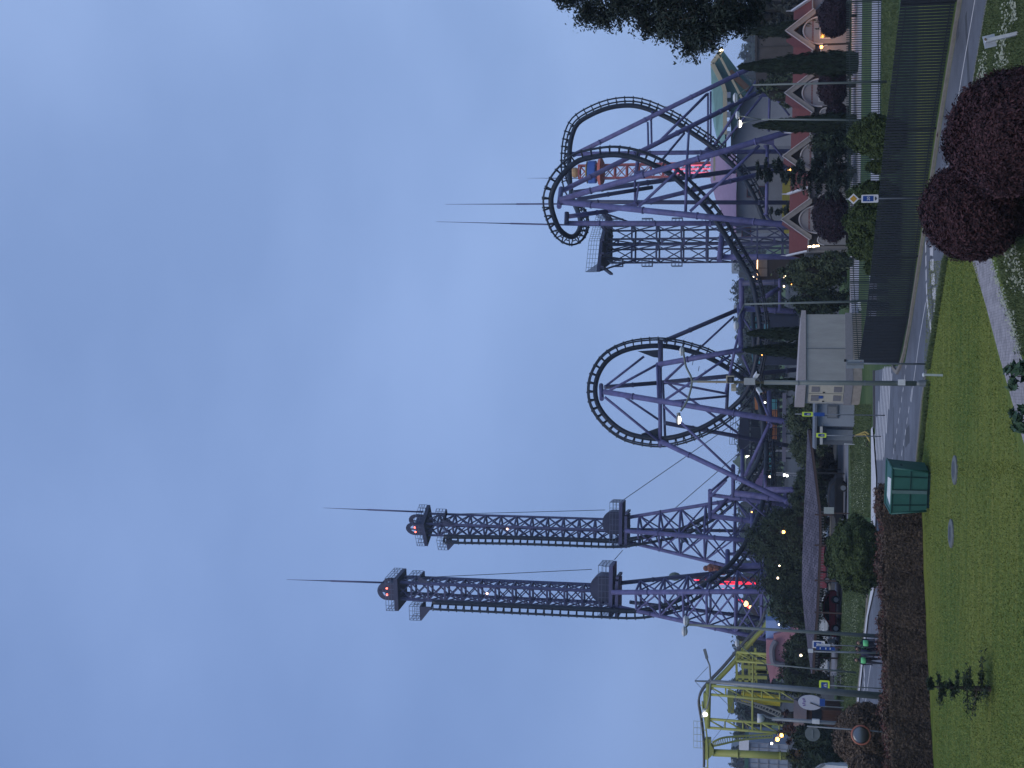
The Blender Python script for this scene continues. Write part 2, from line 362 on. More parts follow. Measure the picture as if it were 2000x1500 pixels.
stripe(mk, [z3(1705, 560), z3(1640, 960), z3(1590, 1350), z3(1540, 1700)], .16)
stripe(mk, [z3(1610, 100), z3(1600, 300)], .16)
for a, b in [((1522, 800), (1540, 1050)), ((1525, 1090), (1540, 1290)), ((1515, 1310), (1500, 1500))]: stripe(mk, [z3(*a), z3(*b)], .45)
mk.build('road_marking', M_WHITE, road)
pt = MB()
for (x, y, a, b, r) in ((1772, 852, .9, 1.8, .2), (1748, 872, .5, .5, 0), (1820, 560, 3, .5, .25), (1890, 120, 4, .4, .3), (1765, 930, 3.5, .35, .1), (1745, 840, 2.5, .25, .1), (1752, 900, .6, .6, .2), (1870, 60, .7, .7, .2)):
    c = G(x, y, .010); pt.box((c.x, c.y, .0085), (a, b, .003), r)
pt.build('road_patch', mat('asphalt_patch', (.06, .065, .075), .8, var=.25, scale=3), road)
def kerb(name, pts, w, h, m, z=0):
    P = [G(*p, z) for p in pts]; mb = MB()
    for a, b in zip(P, P[1:]): mb.bar(a + V((0, 0, h / 2 - .02)), b + V((0, 0, h / 2 - .02)), w, h + .04)
    return struct(mb.build(name, m))
kerb('kerb', [(1914, -220), (1877.5, 0), (1836.5, 250), (1799.5, 500), (1778.5, 635), (1768, 690), (1760, 716), (1754, 727), (1749, 722), (1746, 715)], .22, .12, M_KERB)
kerb('kerb', [(1708.5, 724), (1709, 800), (1709, 836)], .2, .12, mat('dark_kerb', (.09, .09, .1), .8))
kerb('kerb', [(1696, 1160), (1694, 1203), (1676, 1370), (1662, 1505)], .3, .12, M_KERB)
kerb('lawn_edging', [(1969.5, -220), (1930.5, 0), (1886.5, 250), (1845.5, 500), (1824.5, 635), (1801.5, 780), (1790, 906)], .1, .06, mat('edging', (.2, .2, .2), .9))
struct(sheet('pavement', [(1701, 838), (1701.5, 920), (1701, 1050), (1701, 1150), (1691, 1210), (1672, 1370)], [(1704, 833), (1711, 935), (1709, 1050), (1707, 1150), (1695, 1203), (1677, 1370)], .09, M_PALE))
struct(MB().poly([(-120, 117, .004), (120, 117, .004), (120, 330, .004), (-120, 330, .004)]).build('park_ground', mat('park_tarmac', (.04, .043, .045), .9, var=.35, scale=.2)))
M_LANE = mat('lane_asphalt', (.16, .17, .2), .8, var=.12, scale=1)
struct(sheet('car_park', [(1636, 700), (1636, 870), (1637, 1000), (1633, 1100), (1628, 1200), (1622, 1320)], [(1657, 700), (1657, 870), (1657, 1000), (1650, 1100), (1641, 1200), (1634, 1320)], .02, M_LANE))
struct(sheet('path', [(1664, -150), (1664, 0), (1661, 400), (1659, 640)], [(1684, -150), (1684, 0), (1680, 400), (1676, 640)], .02, mat('light_tarmac', (.33, .33, .37), .8)))
struct(sheet('path', [(1704, -150), (1703, 0), (1701, 330), (1697, 640)], [(1722, -150), (1721, 0), (1717, 330), (1711, 640)], .02, MATS['light_tarmac']))
# brick paved garden path
pm_ = bpy.data.materials.new('paving_bricks'); pm_.use_nodes = True; t_ = pm_.node_tree; b_ = t_.nodes['Principled BSDF']; b_.inputs['Roughness'].default_value = .85
br = t_.nodes.new('ShaderNodeTexBrick'); br.inputs['Scale'].default_value = 5; br.inputs['Mortar Size'].default_value = .03; br.inputs['Color1'].default_value = (.24, .225, .24, 1); br.inputs['Color2'].default_value = (.36, .335, .35, 1); br.inputs['Mortar'].default_value = (.12, .12, .12, 1); br.inputs['Brick Width'].default_value = .9; br.inputs['Row Height'].default_value = .45
tt_ = t_.nodes.new('ShaderNodeTexCoord'); t_.links.new(tt_.outputs['Object'], br.inputs[0]); nz_ = t_.nodes.new('ShaderNodeTexNoise'); nz_.inputs['Scale'].default_value = 2.5; nz_.inputs['Detail'].default_value = 6
mm_ = t_.nodes.new('ShaderNodeMixRGB'); mm_.blend_type = 'OVERLAY'; mm_.inputs[0].default_value = .5; t_.links.new(tt_.outputs['Object'], nz_.inputs[0]); t_.links.new(br.outputs[0], mm_.inputs[1]); t_.links.new(nz_.outputs[0], mm_.inputs[2]); t_.links.new(mm_.outputs[0], b_.inputs['Base Color'])
bb_ = t_.nodes.new('ShaderNodeBump'); bb_.inputs['Strength'].default_value = .5; bb_.inputs['Distance'].default_value = .03; t_.links.new(br.outputs['Fac'], bb_.inputs['Height']); bb_.invert = True; t_.links.new(bb_.outputs[0], b_.inputs['Normal'])
struct(sheet('garden_path', [(1872, 400), (1897, 505), (1925, 595), (1950, 690), (1970, 760), (1985, 815), (2010, 900)], [(1908, 400), (1936, 505), (1953, 560), (1975, 630), (1996, 700), (2020, 780), (2060, 900)], .008, pm_))
# ------------------------------------------------------------------ grass blades, clover flowers
def blades(name, quadpx, n, h, m, seed, skip=None, w=.025):
    g = np.random.default_rng(seed); P = []; q = [G(*p) for p in quadpx]
    while len(P) < n:
        u, v = g.random(2); a = q[0].lerp(q[1], u); b = q[3].lerp(q[2], u); p = a.lerp(b, v); P.append((p.x, p.y))
    P = np.array(P); a = g.uniform(0, 2 * np.pi, n); hh = h * g.uniform(.5, 1.5, n); ln = g.normal(0, .45, (n, 2)) * hh[:, None]
    vs = np.zeros((n, 3, 3)); dx = np.stack([np.cos(a), np.sin(a)], 1) * w
    vs[:, 0, :2] = P - dx; vs[:, 1, :2] = P + dx; vs[:, 2, :2] = P + ln; vs[:, 2, 2] = hh
    me = bpy.data.meshes.new(name); me.from_pydata(vs.reshape(-1, 3).tolist(), [], np.arange(3 * n).reshape(-1, 3).tolist()); me.materials.append(m)
    o = bpy.data.objects.new(name, me); COL.objects.link(o); return tag(o, kind='stuff')
M_BLADE = leafmat('grass_blade', (.08, .125, .03), (.26, .28, .07), .8, (.1, 2.6, 1))
M_TALL = leafmat('tall_grass', (.04, .075, .028), (.15, .185, .085), .8)
tag(blades('lawn_grass', [(1815, 510), (1795, 930), (2002, 930), (1905, 510)], 30000, .028, M_BLADE, 5), 'short mown grass of the front lawn beside the brick path', 'grass')
tag(blades('lawn_grass', [(1800, 900), (1830, 1510), (2005, 1510), (2002, 900)], 45000, .028, M_BLADE, 6), 'short mown grass of the front lawn below the dark hedge', 'grass')
tag(blades('verge_grass', [(1812, 745), (1795, 915), (1800, 915), (1818, 745)], 5000, .13, M_TALL, 7), 'longer grass along the road edge of the lawn', 'grass')
tag(blades('verge_grass', [(1847, 500), (1812, 720), (1818, 720), (1853, 500)], 6000, .13, M_TALL, 8), 'ragged grass edge beside the marked road', 'grass')
tag(blades('clover_grass', [(1932, -10), (1886, 260), (2010, 260), (2010, -10)], 45000, .07, M_TALL, 9), 'clover lawn round the white post at the right end of the road', 'grass')
tag(blades('clover_grass', [(1940, 470), (2000, 690), (2010, 690), (2010, 440)], 14000, .1, M_TALL, 10), 'flowering clover bed along the outer side of the brick path', 'grass')
tag(blades('verge_grass', [(1660, 790), (1664, 1010), (1700, 1010), (1703, 790)], 26000, .1, M_TALL, 11, None, .04), 'uneven grass of the far verge between the car park and the pavement', 'grass')
tag(blades('verge_grass', [(1650, 1150), (1632, 1420), (1672, 1420), (1694, 1150)], 30000, .12, M_TALL, 12, None, .045), 'uneven grass of the far verge left of the round bush', 'grass')
tag(blades('verge_grass', [(1724, -10), (1722, 330), (1745, 330), (1757, -10)], 14000, .08, M_TALL, 13, None, .035), 'grass strip between the two picket fences', 'grass')
def flowers(name, strips, n, m, seed, label):
    g = np.random.default_rng(seed); P = []
    for a, b, sd in strips:
        for _ in range(n):
            u = g.random(); q = G(a[0] + (b[0] - a[0]) * u + g.normal(0, sd), a[1] + (b[1] - a[1]) * u + g.normal(0, sd)); P.append((q.x, q.y, .08 + .05 * g.random()))
    P = np.array(P); o = leaf_mesh(name, m, P, np.tile([0, -.3, 1.0], (len(P), 1)), .075, g, aspect=1.0); tag(o, label, 'flowers', kind='stuff')
M_FLW = mat('white_petals', (.31, .34, .27), .8, var=.1)
flowers('clover_flowers', [((1930, 100), (1918, 190), 4), ((1972, 10), (1964, 145), 5), ((1985, 0), (1988, 40), 3), ((1970, 60), (1958, 130), 6), ((1925, 140), (1915, 180), 4)], 120, M_FLW, 20, 'loose white clover flowers in the grass round the white post')
flowers('clover_flowers', [((1940, 505), (1978, 620), 4), ((1978, 610), (1998, 690), 5), ((1975, 480), (1998, 560), 9)], 240, M_FLW, 21, 'white clover flowers crowded beside the brick path')
flowers('verge_flowers', [((1690, 860), (1688, 1000), 3), ((1672, 900), (1674, 990), 6), ((1672, 1170), (1668, 1240), 4), ((1655, 1180), (1650, 1330), 5), ((1665, 1260), (1655, 1350), 5)], 260, mat('pale_seed', (.27, .31, .21), .9), 22, 'pale flowering grass heads on the verge before the car park')
# ================================================================== far ground: hazy woods and skyline
M_FARW = leafmat('far_wood_leaf', (.02, .034, .03), (.05, .07, .05))
def wood(name, label, spans, seed, size, per):
    """a far wood that reads as one mass: crowns over pixel spans (y0,y1,top0,top1) at depth Y"""
    g = np.random.default_rng(seed); bl = []
    for y0, y1, t0, t1, Y in spans:
        y = y0
        while y < y1:
            u = (y - y0) / (y1 - y0); top = W(t0 + (t1 - t0) * u + g.normal(0, 2.5), y, Y); r = g.uniform(8, 18) / pm(Y)
            bl.append((top.x, Y + g.uniform(-15, 15), top.z * .55, r, r * 1.5, max(2, top.z * .47))); y += r * pm(Y) * .9
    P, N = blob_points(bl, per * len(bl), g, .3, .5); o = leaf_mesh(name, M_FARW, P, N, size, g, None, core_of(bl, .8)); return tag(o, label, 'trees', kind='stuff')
wood('far_wood', 'hazy tree line on the horizon behind the rides', [(-120, 480, 1452, 1448, 620), (480, 700, 1436, 1440, 620), (690, 1000, 1440, 1440, 640), (1000, 1230, 1442, 1440, 640), (1230, 1300, 1432, 1440, 520), (1300, 1650, 1436, 1432, 540)], 31, 1.3, 420)
wood('park_wood', 'darker trees of the park behind the yellow ride', [(1240, 1300, 1428, 1446, 300), (1310, 1365, 1440, 1438, 300), (1365, 1420, 1446, 1440, 320), (1420, 1520, 1450, 1470, 330)], 32, .55, 900)
wood('park_wood', 'dark trees standing low behind the coaster track', [(560, 800, 1462, 1456, 300), (800, 960, 1478, 1470, 310), (960, 1130, 1470, 1465, 300)], 33, .55, 900)
M_FARB = mat('far_render', (.3, .32, .36), .9)
for (x0, x1, y0, y1, Y, nm) in ((1428, 1452, 1462, 1498, 700, 'grey tower block at the left end of the skyline'), (1429, 1446, 505, 530, 720, 'grey flat roofed block on the skyline right of the vertical loop'), (1433, 1446, 596, 604, 730, 'narrow hazy block on the skyline above the loop strut'), (1432, 1450, 1222, 1240, 700, 'hazy block on the skyline left of the tallest tower')):
    a, b = W(x0, y0, Y), W(x0, y1, Y); t = thing('tower_block', nm, 'building', ((a.x + b.x) / 2, Y, 0)); MB().bbox((min(a.x, b.x), Y, 0), (max(a.x, b.x), Y + 15, a.z)).build('wall', M_FARB, t)
    n = 3
    for i in range(n):
        for k in range(3):
            cx = min(a.x, b.x) + (i + .5) / n * abs(b.x - a.x); MB().box((cx, Y - .05, a.z - 2 - k * 3), (abs(b.x - a.x) / n * .5, .1, 1.4)).build('window', mat('far_pane', (.08, .09, .11), .3), t)
# ================================================================== fences
M_FENCE = mat('fence_paint', (.02, .024, .03), .55, var=.2)
M_FENCEG = mat('fence_green', (.03, .045, .042), .55, var=.2)
def fence(label, pts, h, sp, pw, m, postgap=2.5):
    P = [V(p) for p in pts]; t = thing('picket_fence', label, 'fence', P[0]); pk = MB(); rl = MB()
    for a, b in zip(P, P[1:]):
        d = b - a; l = d.length; d.normalize(); k = 0.0
        for z in (.2, h - .22): rl.bar(a + V((0, .04, z)), b + V((0, .04, z)), .04, .04)
        while k < l:
            p = a + d * k; pk.box((p.x, p.y, h / 2 + .03), (pw, .03, h - .06), math.atan2(d.y, d.x)); k += sp
    pk.build('pickets', m, t); rl.build('rail', m, t)
    ends = [(P[0] + (P[-1] - P[0]) * (k / 8.0)) for k in range(9)] if len(P) == 2 else P
    for p in ends: MB().box((p.x, p.y + .06, h / 2), (.09, .09, h)).build('post', m, t)
    return t
def gpts(L): return [G(*p) for p in L]
fence('dark tall picket fence running along the road kerb', gpts([(1902, -220), (1869, 0), (1829, 250), (1794, 500), (1776, 620), (1757, 709)]), 2.1, .15, .102, M_FENCE)
fence('green picket fence at the back, behind the dark roadside fence', gpts([(1722, -150), (1722, 0), (1723, 250), (1735, 550), (1749, 708)]), 2.15, .15, .05, M_FENCEG)
# ================================================================== shrubs, hedges
M_RED = leafmat('red_leaf', (.007, .004, .006), (.085, .037, .043))
M_REDHI = leafmat('hedge_leaf', (.010, .007, .006), (.18, .132, .098))
M_PURP = leafmat('purple_leaf', (.007, .005, .010), (.036, .018, .03))
M_GRN = leafmat('green_leaf', (.016, .03, .011), (.085, .12, .04))
M_DGRN = leafmat('dark_leaf', (.009, .018, .011), (.042, .064, .035))
M_MGRN = leafmat('dull_leaf', (.02, .036, .018), (.085, .11, .06))
M_CYP = leafmat('cypress_leaf', (.006, .013, .008), (.02, .034, .018))
M_CEDAR = leafmat('cedar_leaf', (.012, .021, .018), (.045, .062, .05))
def ball_shrub(label, x, y, rpx, Y, n, size, m, group=None, squash=1.0, name='topiary_shrub'):
    c = W(x, y, Y); r = rpx / pm(Y); zc_ = max(c.z, r * .75)
    t = thing(name, label, 'shrub', (c.x, Y, 0), group); g = rngn(); P, N = shell_points((c.x, Y, zc_), (r, r, r * squash), n, g, .13, .17, -.9, .045, SEED[0]); P[:, 2] = np.maximum(P[:, 2], .03)
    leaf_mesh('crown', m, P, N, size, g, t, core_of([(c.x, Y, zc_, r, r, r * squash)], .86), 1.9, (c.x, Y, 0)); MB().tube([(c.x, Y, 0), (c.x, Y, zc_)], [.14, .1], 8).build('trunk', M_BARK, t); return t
ball_shrub('large round dark red shrub at the road end of the brick path', 1900, 412, 90, 37, 42000, .062, M_RED)
ball_shrub('largest round dark red shrub, cut by the bottom edge of the view', 1992, 256, 115, 33, 52000, .062, M_RED)
# hedge
hf = [G(1799, 962), G(1804, 1120), G(1812, 1300), G(1823, 1500), G(1838, 1720)]
def hedge(label, line, depth, h, n, size, m, mtop):
    t = thing('hedge', label, 'hedge', line[0]); g = rngn(); P = []; N = []; core = MB()
    seg = [(a, b) for a, b in zip(line, line[1:])]; tot = sum((b - a).length for a, b in seg)
    PT = []
    for a, b in seg:
        d = (b - a); k = int(n * d.length / tot)
        core.add([a + V((0, .12, 0)), b + V((0, .12, 0)), b + V((0, depth - .12, 0)), a + V((0, depth - .12, 0)), a + V((0, .12, h - .1)), b + V((0, .12, h - .1)), b + V((0, depth - .12, h - .1)), a + V((0, depth - .12, h - .1))], [(0, 1, 5, 4), (1, 2, 6, 5), (2, 3, 7, 6), (3, 0, 4, 7), (4, 5, 6, 7)])
        for _ in range(k):
            u = g.random(); f = g.random(); p = a + d * u; wv = .09 * math.sin(p.x * 2.1) + .06 * math.sin(p.x * 5.3 + 1)
            if f < .56: q = p + V((0, abs(g.normal(0, .1)) - .09 + wv * .6, h * g.random() ** .9)); nn = (0, -1, .4)
            else:
                q = p + V((0, depth * g.random(), h + g.normal(0, .06) + wv)); nn = (0, 0, 1)
            P.append(tuple(q)); N.append(nn)
            if f > .95: PT.append(tuple(q + V((0, 0, abs(g.normal(0, .1))))))
    e = line[0]
    for _ in range(n // 14): P.append((e.x + abs(g.normal(0, .08)), e.y + depth * g.random(), h * g.random())); N.append((1, 0, .3))
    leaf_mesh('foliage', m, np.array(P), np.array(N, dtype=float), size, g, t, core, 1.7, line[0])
    leaf_mesh('young_shoots', mtop, np.array(PT), np.tile([0, 0, 1.], (len(PT), 1)), size * .7, g, t, None, 2.2, line[0])
hedge('long clipped brown hedge beside the lawn with reddish young tops', hf, 2.4, 1.66, 100000, .085, M_REDHI, leafmat('red_shoot', (.03, .014, .012), (.16, .06, .05)))
ball_shrub('broad reddish brown shrub behind the convex mirror', 1690, 1440, 62, 62, 24000, .085, M_REDHI, squash=.9)
ball_shrub('reddish shrub cut by the left edge of the view', 1702, 1512, 36, 58, 12000, .085, M_REDHI)
px_tree('round_shrub', 'rounded yellow green bush on the verge behind the hedge', 'shrub', 1617, 1702, 1083, 140, 76, 30000, .1, M_GRN, 'dense', amp=.24)
px_tree('round_shrub', 'round green bush in front of the back fence', 'shrub', 1660, 1738, 265, 78, 66, 12000, .09, M_GRN, 'dense', amp=.24)
for i, (x0, x1, y, w, lb) in enumerate(((1665, 1722, 385, 60, 'pale green low bush partly behind the priority road sign'), (1652, 1715, 432, 70, 'pale green bush left of the priority road sign'), (1660, 1712, 480, 56, 'pale green bush nearest the lit end house'), (1690, 1730, 325, 26, 'small pale bush beside the roadside fence top'), (1690, 1706, 520, 40, 'low spreading bush at the end of the shrub bed'))):
    px_tree('garden_shrub', lb, 'shrub' , x0, x1, y, w, 68, 11000 if w > 30 else 3000, .1, M_GRN, 'dense', amp=.3)
for x, y, r, lb in ((1630, 32, 38, 'purple shrub under the orange lit gable at the right edge'), (1627, 168, 35, 'purple ball shrub before the second gable house'), (1634, 228, 26, 'small purple ball shrub between two cypresses'), (1625, 422, 46, 'widest purple shrub before the end gable house')):
    ball_shrub(lb, x, y, r, 100, 9000, .12, M_PURP, squash=.75)
# dark hedge masses among the houses
for x0, x1, y, w, Y, n, m, lb in ((1585, 1650, 285, 70, 99, 5000, M_DGRN, 'dark evergreen bush hiding the third gable house'), (1520, 1640, 535, 80, 108, 9000, M_MGRN, 'grey green tree between the end house and the utility hut'), (1545, 1640, 590, 60, 104, 6000, M_DGRN, 'dark tree touching the right side of the utility hut'), (1600, 1655, 510, 40, 100, 4000, M_MGRN, 'bush below the bright end lamp of the houses'), (1600, 1650, 340, 50, 101, 4000, M_DGRN, 'dark bush between the pine and the purple shrub'),
                                  (1536, 1640, 815, 90, 122, 9000, M_MGRN, 'dull green tree behind the grey kiosk'), (1542, 1642, 880, 90, 124, 9000, M_MGRN, 'dull green tree beside the tip of the shelter roof'), (1548, 1640, 945, 80, 126, 8000, M_DGRN, 'dark tree above the black car'), (1540, 1630, 985, 60, 126, 6000, M_DGRN, 'dark tree left of the black car roof'), (1600, 1650, 912, 55, 117, 5000, leafmat('rust_leaf', (.012, .01, .008), (.05, .035, .03)), 'rusty bush under the thin end of the shelter roof')):
    px_tree('leafy_tree', lb, 'tree', x0, x1, y, w, Y, int(n * 1.8), .16, m, 'bushy', solid=.6, clump=.3)
for x0, x1, y, w, Y, n, lb in ((1455, 1640, 1060, 130, 128, 15000, 'tall dark tree behind the shelter, right half'), (1478, 1640, 1140, 110, 129, 12000, 'tall dark tree behind the shelter, left half'), (1500, 1640, 1190, 80, 127, 8000, 'smaller green tree left of the tall dark pair'), (1515, 1640, 1020, 60, 127, 6000, 'dark tree filling the gap right of the tall pair'),
                               (1530, 1640, 1275, 90, 124, 8000, 'dark tree behind the direction sign'), (1520, 1630, 1330, 80, 124, 8000, 'bushy dark tree behind the thick lamp mast')):
    px_tree('leafy_tree', lb, 'tree', x0, x1, y, w, Y, int(n * 1.8), .18, M_DGRN, 'bushy', solid=.62, clump=.3)
px_tree('red_tree', 'reddish leaved tree glowing beside the two orange lamps', 'tree', 1513, 1640, 1428, 80, 112, 8000, .2, leafmat('copper_leaf', (.02, .01, .009), (.075, .04, .035)), 'bushy', solid=.6)
px_tree('leafy_tree', 'dark green tree at the left edge below the yellow pillar', 'tree', 1540, 1640, 1478, 80, 108, 8000, .2, M_DGRN, 'bushy', solid=.6)
# cypresses
for xt, xb, y, w, Y, lb in ((1464, 1612, 55, 44, 107, 'dark cypress before the orange lit gables at the right edge'), (1445, 1657, 122, 46, 98, 'tallest dark cypress, between the first two gables'), (1476, 1652, 240, 38, 99, 'dark cypress beside the twin headed lamp'), (1463, 1665, 652, 36, 98, 'dark cypress at the right end of the utility hut'), (1455, 1665, 685, 38, 99, 'dark cypress behind the middle of the utility hut'), (1482, 1665, 752, 34, 97, 'dark cypress behind the camera mast')):
    b = px_tree('cypress', lb, 'tree', xt, xb, y, w, Y, 9000, .15, M_CYP, 'spire', group='dark cypresses along the houses and the hut')
# pine with drooping tiers in front of the third and fourth houses
def tier_tree(label, xt, xb, y, w, Y, tiers, n, m, size=.16, name='pine_tree', seed=77):
    bp = W(xb, y, Y); top = W(xt, y, Y); t = thing(name, label, 'tree', (bp.x, Y, 0)); g = np.random.default_rng(seed); P = []; N = []; mb = MB(); H = top.z; r0 = w / pm(Y) / 2
    lean = top.x - bp.x
    mb.tube([(bp.x, Y, -.1), (bp.x + lean * .4, Y, H * .5), (top.x, Y, H)], [.05 * r0 + .05, .05, .02], 8)
    for k in range(tiers):
        zk = H * (.14 + .82 * k / (tiers - 1)); rr = r0 * (1.05 - .8 * k / (tiers - 1))
        for j in range(6):
            a = g.uniform(0, 6.28); q = rr * g.uniform(.45, 1.15); z = min(H * .99, max(H * .08, zk + g.normal(0, .045) * H)); x0 = bp.x + lean * z / H; e = V((x0 + q * math.cos(a), Y + q * math.sin(a), z + q * .12 - .05)); s0 = V((x0, Y, z)); mb.tube([s0, e], [.025, .008], 5)
            kk = max(8, n // (tiers * 6)); u = g.uniform(.25, 1.05, (kk, 1)); pt = np.array(s0) + (np.array(e) - np.array(s0)) * u + g.normal(0, .1 * q + .02, (kk, 3)) * np.array([1, 1, .45]); P.append(pt); N.append(np.tile([0, 0, 1.], (kk, 1)))
    leaf_mesh('foliage', m, np.concatenate(P), np.concatenate(N), size, g, t, None, 2.4, (bp.x, Y, 0)); mb.build('trunk', M_BARK, t); return t
tier_tree('feathery dark pine between the third and the end gable house', 1478, 1650, 335, 120, 98, 12, 9000, M_CEDAR)
tier_tree('second feathery pine rising behind the end gable house', 1505, 1650, 412, 60, 118, 9, 4000, M_CEDAR, seed=78)
tier_tree('small sapling with flat layered branches on the lawn', 1812, 1863, 1341, 128, 41.5, 5, 2600, M_DGRN, .06, 'sapling', 79)
# leafy plants at the foot of the path
for x, y, r, lb in ((1992, 735, 16, 'broad leaved plant on the path edge, upper of two'), (1996, 820, 20, 'broad leaved plant on the path edge, lower of two')):
    c = G(x + r, y); tree('leafy_plant', lb, 'plant', (c.x, c.y, 0), [(0, 0, .3, .4, .4, .25)], 160, .2, leafmat('broad_leaf', (.02, .05, .025), (.07, .12, .07), .4), trunk=(.02, .3), solid=0, limbs=0)
# big tree whose drooping branches enter at the right
def big_tree():
    Y = 46; X = W(1500, -330, Y).x; t = thing('weeping_tree', 'tall dark tree whose drooping branches hang in at the right edge', 'tree', (X, Y, 0)); g = np.random.default_rng(91); mb = MB(); P = []; N = []
    mb.tube([(X, Y, -.2), (X + .1, Y, 5), (X - .1, Y, 11), (X, Y, 17)], [.5, .4, .28, .1], 12)
    sprays = [((1110, 5), 26), ((1140, 12), 30), ((1180, 18), 32), ((1215, 20), 34), ((1250, 24), 34), ((1290, 32), 36), ((1320, 50), 40), ((1345, 66), 38), ((1365, 70), 34), ((1390, 60), 36), ((1410, 42), 34), ((1440, 28), 30), ((1470, 14), 26), ((1300, 5), 50), ((1370, 15), 50), ((1240, -10), 50), ((1420, 5), 44), ((1160, -20), 40), ((1130, -60), 60), ((1240, -90), 90), ((1350, -70), 90), ((1450, -60), 80), ((1400, -160), 130), ((1250, -200), 130), ((1480, -20), 26), ((1490, -90), 60)]
    todo = [(W(x, y, Y) + V((0, g.uniform(-1.2, 1.2), 0)), rp / pm(Y), rp) for (x, y), rp in sprays]
    for k in range(60):
        a = g.uniform(0, 6.28); z = g.uniform(5, 18); q = g.uniform(.5, 1) * 5.2 * (1 - max(0, z - 11) / 10); todo.append((V((X + q * math.cos(a), Y + q * math.sin(a), z)), 1.5, 70))
    for c, r, rp in todo:
        x = 0; s0 = V((X, Y, min(16, max(3, c.z + g.uniform(-2.5, 1.2)))))
        mid = (s0 + c) / 2 + V((0, 0, .7)); kk = 260; u = g.uniform(.15, 1, (kk, 1)); P.append(np.array(s0) + (np.array(c) - np.array(s0)) * u + np.array([0, 0, 1.4]) * u * (1 - u) + g.normal(0, .42, (kk, 3)))
        mb.tube([s0, mid, c, c + V((-.05, 0, -r * .6))], [.1, .06, .03, .012], 6)
        k = int(150 + 11 * rp); d = np.clip(g.normal(0, .5, (k, 3)), -.95, .95) * r; P.append(np.array(c) + d * np.array([1, 1.1, .9]))
        nb = max(10, rp // 2)
        for _ in range(nb):
            q = V(g.normal(0, .75, 3).tolist()); e = c + (q if q.length < 1.15 else q.normalized() * 1.15) * r; mb.tube([c, (c + e) / 2 + V((0, 0, .1)), e - V((0, 0, .15))], [.025, .016, .008], 5)
            kk = 60; u = g.uniform(0, 1.1, (kk, 1)); P.append(np.array(c) + (np.array(e) - np.array(c)) * u + g.normal(0, .09, (kk, 3)) - np.array([0, 0, .12]) * u ** 2)
    P = np.concatenate(P); N = np.tile([0, 0, .6], (len(P), 1)); leaf_mesh('crown', M_CEDAR, P, N, .085, g, t, None, 1.9, (X, Y, 0)); mb.build('trunk', M_BARK, t)
big_tree()
# grey brown clump behind the first cypress
px_tree('bare_tree', 'dim brown tree above the orange lit houses', 'tree', 1440, 1600, 30, 90, 128, 5000, .3, leafmat('dim_leaf', (.02, .025, .022), (.05, .055, .045)), 'bushy', solid=.5)
px_tree('leafy_tree', 'grey green tree between the green roof and the red houses', 'tree', 1478, 1600, 165, 80, 132, 6000, .26, M_MGRN, 'bushy', solid=.6)

for x0, x1, y, w, Y, m, lb in ((1548, 1645, 1448, 60, 103, M_DGRN, 'dark bush hiding the right flank of the timber cabin'), (1570, 1645, 1488, 60, 102, M_DGRN, 'dark green bush at the left edge behind the broad reddish shrub')):
    px_tree('garden_shrub', lb, 'shrub', x0, x1, y, w, Y, 9000, .16, m, 'dense', amp=.35)
# ================================================================== roller coaster
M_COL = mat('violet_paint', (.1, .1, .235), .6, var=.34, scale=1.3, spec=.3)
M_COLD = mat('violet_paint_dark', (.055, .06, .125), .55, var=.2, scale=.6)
M_TRK = mat('track_paint', (.008, .014, .03), .5, var=.25, scale=.7)
M_STEEL = mat('tower_steel', (.072, .075, .165), .55, var=.2, scale=.5)
M_DECK = mat('deck_steel', (.035, .04, .085), .6, var=.2, scale=.5)
M_RAILG = mat('handrail_steel', (.09, .11, .18), .5, var=.1)
M_REDL = emat('red_beacon', (1, .12, .08), 7)
def dpt(p): return W(*p)
coaster = thing('roller_coaster', 'violet columned inverted roller coaster with a dark track, one round loop and a twisted roll', 'roller coaster', (W(1500, 760, 170).x, 165, 0))
def track(ctrl, name='track', parent=coaster, flip=-1, twist=None, off=.95, gauge=.55, rs=.34):
    """ctrl: (x, y, Y) seen points. Spine tube with two rails held off it by V shaped ties; rails on the outer side."""
    P = resample(catmull([W(*c) for c in ctrl], 10), .55)
    T = [(P[min(i + 1, len(P) - 1)] - P[max(i - 1, 0)]).normalized() for i in range(len(P))]
    vw = V((0.12, -1, .22)).normalized(); Ns = []; prev = None
    for p, t in zip(P, T):
        n = t.cross(V((0, 1, 0))) * flip
        if prev is not None and n.length < .35: n = prev - t * prev.dot(t)
        n = (n.normalized() + V((0, -.28, 0))); n = (n - t * n.dot(t)).normalized()
        if prev is not None: n = (prev * .6 + n * .4); n = (n - t * n.dot(t)).normalized()
        prev = n; Ns.append(n)
    if twist:
        q0, q1 = W(*twist[0]), W(*twist[1]); i0 = min(range(len(P)), key=lambda i: (P[i] - q0).length); i1 = min(range(len(P)), key=lambda i: (P[i] - q1).length)
        for i in range(len(P)):
            u = min(1, max(0, (i - i0) / max(1, i1 - i0))); Ns[i] = Matrix.Rotation(math.pi * u * u * (3 - 2 * u), 3, T[i]) @ Ns[i]
    r1 = []; r2 = []; ti = MB().tube(P, rs, 10)
    for i, (p, t, n) in enumerate(zip(P, T, Ns)):
        b = t.cross(n); a1 = p + n * off + b * gauge; a2 = p + n * off - b * gauge; r1.append(a1); r2.append(a2)
        if i % 2 == 0:
            ti.bar(p, a1, .19, .13); ti.bar(p, a2, .19, .13); ti.bar(p + n * (off * .55) + b * gauge * .55, p + n * (off * .55) - b * gauge * .55, .1, .1)
            ti.bar(a1 - n * .12, a1 + n * .2, .16, .12); ti.bar(a2 - n * .12, a2 + n * .2, .16, .12)
    sp = ti.build(name, M_TRK, parent, smooth=True); MB().tube(r1, .115, 7).build('rail', M_TRK, sp, smooth=True); MB().tube(r2, .115, 7).build('rail', M_TRK, sp, smooth=True); return sp
